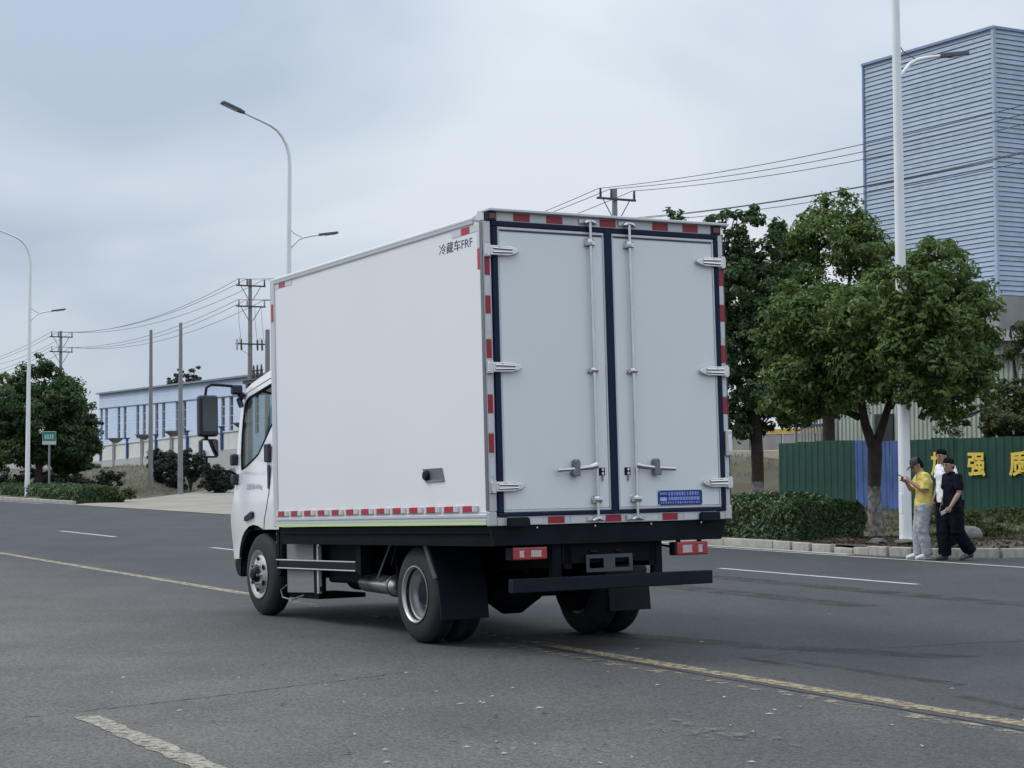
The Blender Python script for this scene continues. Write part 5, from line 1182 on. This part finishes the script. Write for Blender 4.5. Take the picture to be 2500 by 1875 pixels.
# bumper, arch liner, door seams and fittings (left and right)
B(MB().prism([(3.985, .695), (4.20, .695), (4.19, .60), (4.13, .53), (4.06, .515), (3.99, .52)], 'x', -.985, .985), 'bumper', M_blk2, cab, .02, 2)
for sg in (-1, 1):
    xo = lambda y, z, d=.004: sg * (cab_w(y, z) + d)
    seam = [(3.235, 1.0), (3.20, 1.1), (3.135, 1.2), (3.09, 1.33), (3.07, 1.45), (3.10, 1.6)]
    B(MB().tube([(xo(y, z, .0015), y, z) for y, z in seam], .004, 6), 'door_seam', M_gap, cab)
    B(MB().tube([(xo(y, z, .001), y, z) for y, z in ((2.9, 2.555), (3.33, 2.492), (3.63, 2.437), (3.92, 2.387), (3.99, 2.33))], .004, 6), 'roof_seam', M_gap, cab)
    q = MB(); q.add([(xo(y, z, d), y, z) for d in (-.01, .022) for y, z in ((3.69, 1.125), (3.69, 1.08), (3.48, 1.115), (3.46, 1.165), (3.50, 1.18))], [(0, 1, 2, 3, 4), (5, 6, 7, 8, 9)] + [(i, (i + 1) % 5, 5 + (i + 1) % 5, 5 + i) for i in range(5)])
    B(q, 'side_indicator', M_navyc, cab, .004)
    B(MB().box(min(xo(3.0, 1.7, 0), xo(3.0, 1.7, .035)), max(xo(3.0, 1.7, 0), xo(3.0, 1.7, .035)), 3.08, 3.20, 1.655, 1.835), 'door_handle', M_navyc, cab, .01)
    B(MB().box(min(xo(3.0, 1.5, 0), xo(3.0, 1.5, .015)), max(xo(3.0, 1.5, 0), xo(3.0, 1.5, .015)), 3.07, 3.13, 1.39, 1.63), 'door_trim', M_navyc, cab, .008)
    arc = [(3.25, .99), (3.373, 1.025), (3.506, 1.04), (3.625, 1.022), (3.758, .97), (3.85, .912), (3.924, .847), (3.985, .70), (4.0, .53)]
    q = MB(); V = []
    for y, z in arc: V += [(sg * 1.0, y, z - .004), (sg * .55, y, z - .03)]
    q.add(V, [(2 * i, 2 * i + 1, 2 * i + 3, 2 * i + 2) for i in range(len(arc) - 1)]); B(q, 'arch_liner', M_blk, cab)
    B(MB().prism([(2.90, .99), (2.93, .60), (3.02, .50), (3.06, .50), (2.97, .62), (2.94, .99)], 'x', min(sg * .72, sg * 1.0), max(sg * .72, sg * 1.0)), 'front_mudguard', M_blk2, cab)
    # mirror: two housings on a bracket
    yb = 3.96; mx = sg * 1.335
    B(MB().tube([(sg * .99, 4.0, 2.36), (sg * 1.0, 3.99, 2.44), (sg * 1.06, 3.985, 2.462), (sg * 1.29, yb + .02, 2.475), (sg * 1.345, yb + .02, 2.445), (sg * 1.36, yb + .02, 2.36)], .014, 10), 'mirror_arm', M_blk2, cab)
    B(MB().box(min(sg * .96, sg * 1.07), max(sg * .96, sg * 1.07), 3.95, 4.04, 2.375, 2.475), 'mirror_bracket', M_navyc, cab, .02, 2)
    B(MB().tube([(sg * .975, 3.97, 2.25), (sg * .985, 4.0, 2.32), (sg * .95, 3.95, 2.385)], [.028, .036, .022], 8), 'mirror_bracket', M_navyc, cab)
    hb = B(MB().box(min(mx - sg * .10, mx + sg * .105), max(mx - sg * .10, mx + sg * .105), yb - .03, yb + .08, 1.945, 2.365), 'mirror', M_navyc, cab, .03, 3)
    hb2 = B(MB().box(min(mx - sg * .10, mx + sg * .095), max(mx - sg * .10, mx + sg * .095), yb - .03, yb + .07, 1.73, 1.92), 'mirror', M_navyc, cab, .03, 3)
    M_mirr = pm('mirror_glass', (.75, .78, .80), .03, metal=1.0)
    gx0, gx1 = min(mx - sg * .085, mx + sg * .083), max(mx - sg * .085, mx + sg * .083)
    for za, zb_, ang in ((1.965, 2.345, 9), (1.748, 1.903, 3.5)):
        k_ = -sg * math.tan(R(ang)); gy = lambda x: yb - .047 + (x - mx) * k_
        B(MB().prism([(gx0, gy(gx0)), (gx1, gy(gx1)), (gx1, gy(gx1) + .004), (gx0, gy(gx0) + .004)], 'z', za, zb_), 'mirror_glass', M_mirr, cab)
    B(MB().cyl((mx + sg * .02, yb + .02, 1.915), (mx + sg * .02, yb + .02, 1.955), .02), 'mirror_joint', M_blk2, cab)
    B(MB().tube([(mx + sg * .02, yb + .02, 1.735), (mx + sg * .02, yb + .02, 1.64), (mx - sg * .02, yb + .01, 1.605), (sg * 1.10, yb + .02, 1.59), (sg * 1.02, 3.99, 1.55)], .013, 8), 'mirror_arm', M_blk2, cab)
    B(MB().box(min(sg * .99, sg * 1.085), max(sg * .99, sg * 1.085), 3.94, 4.04, 1.45, 1.56), 'mirror_bracket', M_navyc, cab, .02, 2)
    B(MB().box(min(sg * 1.0, sg * 1.07), max(sg * 1.0, sg * 1.07), 4.0, 4.09, 1.65, 1.77), 'quarter_mirror', M_navyc, cab, .02, 2)
# faint weight lettering on the door
me = text_mesh('总质量4495kg', .07, 0, .0006)
me.transform(Matrix(((0, 0, -1, -1.052), (-1, 0, 0, 3.47), (0, 1, 0, 1.42), (0, 0, 0, 1))))
link('door_lettering', me, pm('pale_grey_lettering', (.42, .43, .44), .5), cab)

# ================================================================== people
M_skin = pm('skin', (.33, .20, .145), .55, var=.10, vscale=9)
M_hair = pm('black_hair', (.006, .0055, .0055), .85, var=.3, vscale=40, bump=.3, bscale=120, spec=.1)
def remeshed(mb, name, voxel, m, parent, smooth_it=4, wrinkle=0.0, wscale=.12, mw=None):
    """fuse overlapping closed tubes into one continuous surface"""
    me = mb.mesh(name); o = bpy.data.objects.new(name, me); COL.link(o)
    r = o.modifiers.new('r', 'REMESH'); r.mode = 'VOXEL'; r.voxel_size = voxel
    s = o.modifiers.new('s', 'SMOOTH'); s.factor = .5; s.iterations = smooth_it
    if wrinkle:
        tx = bpy.data.textures.new(name, 'CLOUDS'); tx.noise_scale = wscale; tx.noise_depth = 2
        d = o.modifiers.new('d', 'DISPLACE'); d.texture = tx; d.strength = wrinkle; d.mid_level = .36; d.texture_coords = 'LOCAL'
    dg = bpy.context.evaluated_depsgraph_get(); nm = bpy.data.meshes.new_from_object(o.evaluated_get(dg)); bpy.data.objects.remove(o)
    nm.polygons.foreach_set('use_smooth', np.ones(len(nm.polygons), dtype=bool)); nm.name = name
    nm.materials.clear(); return link(name, nm, m, parent, mw)
def ball(mb, c, r, n=12):
    rx, ry, rz = r; k = 8
    mb.tube([(c[0], c[1], c[2] - rz * math.cos(math.pi * (i + .35) / (k + .7))) for i in range(k + 1)], [(rx * math.sin(math.pi * (i + .35) / (k + .7)), ry * math.sin(math.pi * (i + .35) / (k + .7))) for i in range(k + 1)], n, ref=(1, 0, 0))
def hand(mb, w, d, up, side, curl=.5):
    """w wrist, d direction of the hand, up back-of-hand normal; side: +1 when the thumb lies towards up x d"""
    w, d, up = Vector(w), Vector(d).normalized(), Vector(up); lat = up.cross(d).normalized(); up = d.cross(lat).normalized()
    mb.tube([w - d * .02, w + d * .03, w + d * .075, w + d * .09], [(.026, .02), (.036, .019), (.040, .016), (.036, .012)], 10, ref=lat)
    for i, L in enumerate((.066, .076, .070, .055)):
        b0 = w + d * .082 + lat * (.030 - .020 * i) * side; c = curl * (1 + .12 * i)
        d1 = (d * math.cos(c) - up * math.sin(c)); d2 = (d * math.cos(2.1 * c) - up * math.sin(2.1 * c))
        mb.tube([b0, b0 + d1 * L * .5, b0 + d1 * L * .5 + d2 * L * .3, b0 + d1 * L * .5 + d2 * L * .5], [.0098, .0092, .0085, .006], 7)
    t0 = w + d * .03 + lat * .028 * side; td = (d * .65 + lat * .6 * side - up * .45).normalized(); td2 = (d * .9 + lat * .15 * side - up * .5).normalized()
    mb.tube([t0, t0 + td * .035, t0 + td * .035 + td2 * .032], [.013, .0115, .008], 7)
def person(label, loc, rz, sc, J, shirt, trous, shoe, cap=None, sleeve=.62, tr_r=(.105, .090, .082), hem=.86, collar=False, hair=True, items=()):
    t = tag(empty('person', loc, rz), label, 'person'); t.scale = (sc, sc, sc)
    V3 = lambda k: Vector(J[k])
    hc, hx = V3('head'), Vector(J.get('head_dir', (0, 1, 0))).normalized()
    # ---- body
    b = MB(); pel, ch, nk = V3('pelvis'), V3('chest'), V3('neck')
    b.tube([pel - Vector((0, 0, .12)), pel, pel.lerp(ch, .5), ch, nk - Vector((0, 0, .06)), nk], [(.13, .09), (.145, .10), (.13, .092), (.165, .105), (.13, .08), (.058, .056)], 14, ref=(1, 0, 0))
    b.tube([nk - Vector((0, 0, .05)), nk.lerp(hc, .45), hc - Vector((0, 0, .03))], [.062, .056, .055], 12)
    # head built along its own axes: hx = where the face looks, hu = crown
    hr = Vector((1, 0, 0)) - hx * hx.x; hr.normalize(); hu = hr.cross(hx).normalized()
    H = lambda x, y, z: hc + hr * x + hx * y + hu * z
    b.tube([H(0, -.01, -.085), H(0, -.012, -.04), H(0, -.012, .02), H(0, -.012, .07), H(0, -.012, .105), H(0, -.012, .118)], [(.05, .062), (.067, .085), (.075, .097), (.070, .092), (.045, .06), (.015, .02)], 14, ref=hr)
    b.tube([H(0, .045, -.125), H(0, .05, -.115), H(0, .045, -.08), H(0, .045, -.03), H(0, .05, .03)], [(.02, .018), (.034, .03), (.048, .042), (.058, .045), (.058, .040)], 12, ref=hr)
    b.tube([H(0, .083, .018), H(0, .096, -.012), H(0, .113, -.035), H(0, .095, -.048)], [.008, .011, .015, .010], 8)
    b.tube([H(0, .088, -.078), H(0, .094, -.073)], [(.024, .008), (.018, .006)], 8, ref=hr)
    for sg in (-1, 1): b.tube([H(sg * .076, -.015, .012), H(sg * .088, -.022, .005), H(sg * .086, -.02, -.03)], [(.008, .014), (.008, .02), (.006, .011)], 8)
    for k in ('l', 'r'):
        sg = -1 if k == 'l' else 1
        sh, el, wr = V3('sh_' + k), V3('el_' + k), V3('wr_' + k)
        b.tube([sh - Vector((sg * .05, 0, .02)), sh - Vector((sg * .02, 0, .025)), sh.lerp(el, .5), el, el.lerp(wr, .3), wr], [.042, .044, .045, .040, .042, .027], 12)
        hd = J['hand_' + k]; hand(b, wr, hd[0], hd[1], hd[2], hd[3])
        hp, kn, an = V3('hip_' + k), V3('kn_' + k), V3('an_' + k)
        b.tube([hp + Vector((0, 0, .05)), hp, hp.lerp(kn, .5), kn, kn.lerp(an, .35), an], [.085, .085, .07, .05, .053, .036], 12)
    remeshed(b, 'body', .0075, M_skin, t, 3)
    # ---- clothes
    c = MB(); hz = Vector((pel.x, pel.y, hem))
    c.tube([hz, hz + Vector((0, 0, .05)), pel.lerp(ch, .35), ch, ch.lerp(nk, .55), nk - Vector((0, 0, .045)), nk - Vector((0, 0, .005))], [(.178, .138), (.180, .140), (.172, .130), (.190, .132), (.178, .112), (.11, .085), (.068, .066)], 16, ref=(1, 0, 0))
    for k in ('l', 'r'):
        sg = -1 if k == 'l' else 1; sh, el = V3('sh_' + k), V3('el_' + k)
        e = sh.lerp(el, sleeve); c.tube([sh - Vector((sg * .08, 0, .02)), sh - Vector((sg * .012, 0, .018)), sh.lerp(el, sleeve * .4), e], [.062, .066, .072, .077], 12)
    if collar: c.tube([nk - Vector((0, 0, .03)), nk + Vector((0, .004, .022))], [.078, .072], 14)
    remeshed(c, 'shirt', .011, shirt, t, 3, .032, .085)
    p = MB(); p.tube([pel + Vector((0, 0, .02)), pel - Vector((0, 0, .05)), pel - Vector((0, 0, .14))], [(.158, .118), (.170, .126), (.165, .124)], 16, ref=(1, 0, 0))
    for k in ('l', 'r'):
        hp, kn, an = V3('hip_' + k), V3('kn_' + k), V3('an_' + k); dn = (an - kn).normalized()
        p.tube([hp + Vector((0, 0, .04)), hp, hp.lerp(kn, .5), kn, kn.lerp(an, .5), an + dn * .02], [tr_r[0], tr_r[0] * 1.03, (tr_r[0] + tr_r[1]) / 2, tr_r[1], (tr_r[1] + tr_r[2]) / 2, tr_r[2]], 14)
    remeshed(p, 'trousers', .012, trous, t, 3, .036, .09)
    for k in ('l', 'r'):
        an, toe = V3('an_' + k), V3('toe_' + k); d = (toe - an); dh = Vector((d.x, d.y, 0)).normalized(); heel = an - dh * .055 - (an - toe).normalized() * 0 
        heel = Vector((an.x, an.y, an.z - .055)) - dh * .05 if 'heel_' + k not in J else V3('heel_' + k)
        s = MB(); mid = heel.lerp(toe, .5)
        s.tube([heel + Vector((0, 0, .012)), heel.lerp(toe, .15) + Vector((0, 0, .03)), mid + Vector((0, 0, .022)), heel.lerp(toe, .8) + Vector((0, 0, .008)), toe], [(.030, .030), (.040, .055), (.044, .044), (.048, .034), (.030, .022)], 12, ref=Vector((0, 0, 1)).cross(dh))
        s.tube([an + Vector((0, 0, .02)), heel.lerp(toe, .22) + Vector((0, 0, .03))], [.042, .046], 10)
        so = remeshed(s, 'shoe', .008, shoe[0], t, 2)
        q = MB(); q.tube([heel - Vector((0, 0, .022)), mid - Vector((0, 0, .026)), toe - Vector((0, 0, .016))], [(.036, .012), (.046, .012), (.036, .010)], 10, ref=Vector((0, 0, 1)).cross(dh)); q.build('sole', shoe[1], so)
    # ---- head
    if hair:
        h = MB(); h.tube([H(0, -.066, -.085), H(0, -.060, -.04), H(0, -.048, .0), H(0, -.036, .035), H(0, -.018, .070), H(0, -.006, .092), H(0, -.008, .116), H(0, -.012, .130)], [(.046, .030), (.074, .050), (.083, .068), (.084, .084), (.080, .100), (.070, .098), (.048, .070), (.016, .024)], 14, ref=hr)
        remeshed(h, 'hair', .008, M_hair, t, 2, .008, .03)
    if cap:
        h = MB(); h.tube([H(0, -.012, .028), H(0, -.012, .05), H(0, -.014, .09), H(0, -.016, .122), H(0, -.018, .140)], [(.086, .108), (.087, .109), (.079, .100), (.052, .070), (.016, .02)], 18, ref=hr)
        h.add([tuple(H(x, y, z)) for x, y, z in ((-.075, .07, .036), (-.065, .13, .026), (-.04, .175, .012), (0, .19, .008), (.04, .175, .012), (.065, .13, .026), (.075, .07, .036), (-.075, .07, .046), (-.065, .13, .036), (-.04, .175, .022), (0, .19, .018), (.04, .175, .022), (.065, .13, .036), (.075, .07, .046))],
              [tuple(range(7))[::-1], tuple(range(7, 14))] + [(i, (i + 1) % 7, 7 + (i + 1) % 7, 7 + i) for i in range(7)])
        remeshed(h, 'cap', .006, cap, t, 2)
    for sg in (-1, 1):
        e = MB(); ball(e, H(sg * .033, .082, .012), (.012, .006, .006)); e.build('eye', M_hair, t)
        e = MB(); e.tube([H(sg * .018, .093, .032), H(sg * .05, .080, .030)], .0055, 6); e.build('eyebrow', M_hair, t)
    e = MB(); e.tube([H(-.02, .0905, -.076), H(.02, .0905, -.076)], .004, 6); e.build('mouth', pm('lip', (.25, .11, .09), .5), t)
    return t
base = dict(pelvis=(0, 0, .96), chest=(0, .01, 1.27), neck=(0, .0, 1.465), head=(0, .035, 1.595), sh_l=(-.185, 0, 1.40), sh_r=(.185, 0, 1.40),
            el_l=(-.22, -.03, 1.13), el_r=(.22, -.03, 1.13), wr_l=(-.22, .06, .89), wr_r=(.22, .06, .89), hand_l=((.1, .25, -.95), (-1, .1, 0), -1, .45), hand_r=((-.1, .25, -.95), (1, .1, 0), 1, .45),
            hip_l=(-.095, 0, .88), hip_r=(.095, 0, .88), kn_l=(-.10, .02, .49), kn_r=(.10, .02, .49), an_l=(-.10, -.01, .10), an_r=(.10, -.01, .10), toe_l=(-.115, .19, .035), toe_r=(.115, .19, .035))
M_yshirt = pm('yellow_cotton', (.68, .53, .13), .85, var=.08, vscale=6)
M_gtrous = pm('grey_jersey', (.33, .34, .365), .9, var=.10, vscale=8)
M_shoew = pm('white_trainers', (.62, .62, .62), .6, var=.10, vscale=20)
M_sole = pm('pale_sole', (.5, .5, .49), .7)
M_cap = pm('charcoal_cap_cloth', (.040, .038, .036), .85, var=.2, vscale=20)
M_navy = pm('navy_cloth', (.004, .006, .014), .9, var=.25, vscale=9, spec=.15)
M_navyt = pm('black_navy_trousers', (.004, .005, .010), .9, var=.25, vscale=9, spec=.15)
M_wshirt = pm('white_cotton', (.78, .79, .82), .85, var=.05, vscale=7)
M_greysh = pm('grey_canvas_shoe', (.085, .08, .078), .8, var=.35, vscale=14)
M_blksole = pm('dark_sole', (.03, .03, .032), .8)
gz_ = road_z(20.0)
j1 = dict(base); j1.update(pelvis=(0, -.01, .96), chest=(0, -.025, 1.27), neck=(0, .02, 1.455), head=(0, .095, 1.555), head_dir=(0, .86, -.50), sh_l=(-.185, .0, 1.395), sh_r=(.185, .0, 1.395),
     el_l=(-.215, .02, 1.125), wr_l=(-.075, .235, 1.30), el_r=(.185, .12, 1.11), wr_r=(.06, .26, 1.29), hand_l=((.12, .80, .55), (-.85, .1, .5), -1, .7), hand_r=((-.05, .85, .5), (.85, .1, .5), 1, .7),
     kn_l=(-.09, .035, .49), kn_r=(.09, .05, .49), an_l=(-.08, -.045, .10), an_r=(.08, .065, .10), toe_l=(-.10, .16, .035), toe_r=(.09, .27, .035))
person('man in yellow t-shirt, grey trousers and dark cap looking down at a phone', (6.52, 29.25, gz_), R(92), .962, j1, M_yshirt, M_gtrous, (M_shoew, M_sole), cap=M_cap, sleeve=.85, tr_r=(.108, .096, .078), hem=.87)
j2 = dict(base); j2.update(pelvis=(0, 0, .95), chest=(0, -.0, 1.27), neck=(.0, .02, 1.455), head=(0, .075, 1.58), head_dir=(-.25, .95, -.12), el_l=(-.225, .03, 1.12), wr_l=(-.215, .19, .90), hand_l=((.1, .45, -.85), (-1, .2, 0), -1, .8),
     hip_r=(.095, .01, .87), kn_r=(.10, .12, .48), an_r=(.09, .10, .10), toe_r=(.10, .30, .035), hip_l=(-.095, -.01, .87), kn_l=(-.10, -.02, .49), an_l=(-.11, -.26, .155), toe_l=(-.12, -.06, .03), heel_l=(-.11, -.31, .10))
person('man in navy polo and dark trousers walking with one heel raised', (6.93, 29.0, gz_), R(112), .945, j2, M_navy, M_navyt, (M_greysh, M_blksole), sleeve=.80, tr_r=(.12, .115, .10), collar=True, hem=.80)
j3 = dict(base); j3.update(head=(-.0, .085, 1.585), head_dir=(-.2, .97, -.1), kn_l=(-.10, .06, .49), an_l=(-.10, -.02, .1))
person('man in white t-shirt mostly hidden behind the man in navy', tuple(rp(20.87, 22.82, .035)), R(115), .955, j3, M_wshirt, M_navyt, (M_greysh, M_blksole), sleeve=.66, tr_r=(.11, .10, .09), hem=.80)
# things in their hands
M_phone = pm('phone_black', (.012, .012, .014), .25, coat=.5); M_screen = pm('phone_pale_back', (.62, .62, .62), .3)
def phone(label, root_loc, rz, sc, p, rot, m):
    o = MB().box(-.036, .036, -.075, .075, -.0045, .0045).build('phone', m, None, .004, 2); o.rotation_euler = (0, 0, 0)
    o.matrix_world = Matrix.Translation(root_loc) @ Matrix.Rotation(rz, 4, 'Z') @ Matrix.Scale(sc, 4) @ Matrix.Translation(p) @ Matrix.Rotation(rot[0], 4, 'X') @ Matrix.Rotation(rot[1], 4, 'Y')
    s = MB().box(-.033, .033, -.07, .07, .0046, .0052).build('screen', pm('dark_screen', (.02, .025, .03), .1), o); MB().cyl((.02, .055, -.0065), (.02, .055, -.0044), .007).build('camera_lens', M_blksole, o)
    return tag(o, label, 'phone')
phone('dark phone held up in both hands by the man in yellow', (6.52, 29.25, gz_), R(92), .962, (-.01, .375, 1.385), (R(30), 0), M_phone)
phone('pale phone carried low by the man in navy', (6.93, 29.0, gz_), R(112), .945, (-.175, .285, .815), (R(-25), R(70)), M_screen)
pc = tag(MB().box(-.03, .03, -.09, .09, -.06, .06).build('pouch', M_navyt, None, .015, 2), 'small black pouch hanging at the side of the man in white', 'pouch')
pc.location = rp(20.99, 22.62, .79); pc.rotation_euler = (0, 0, R(20))
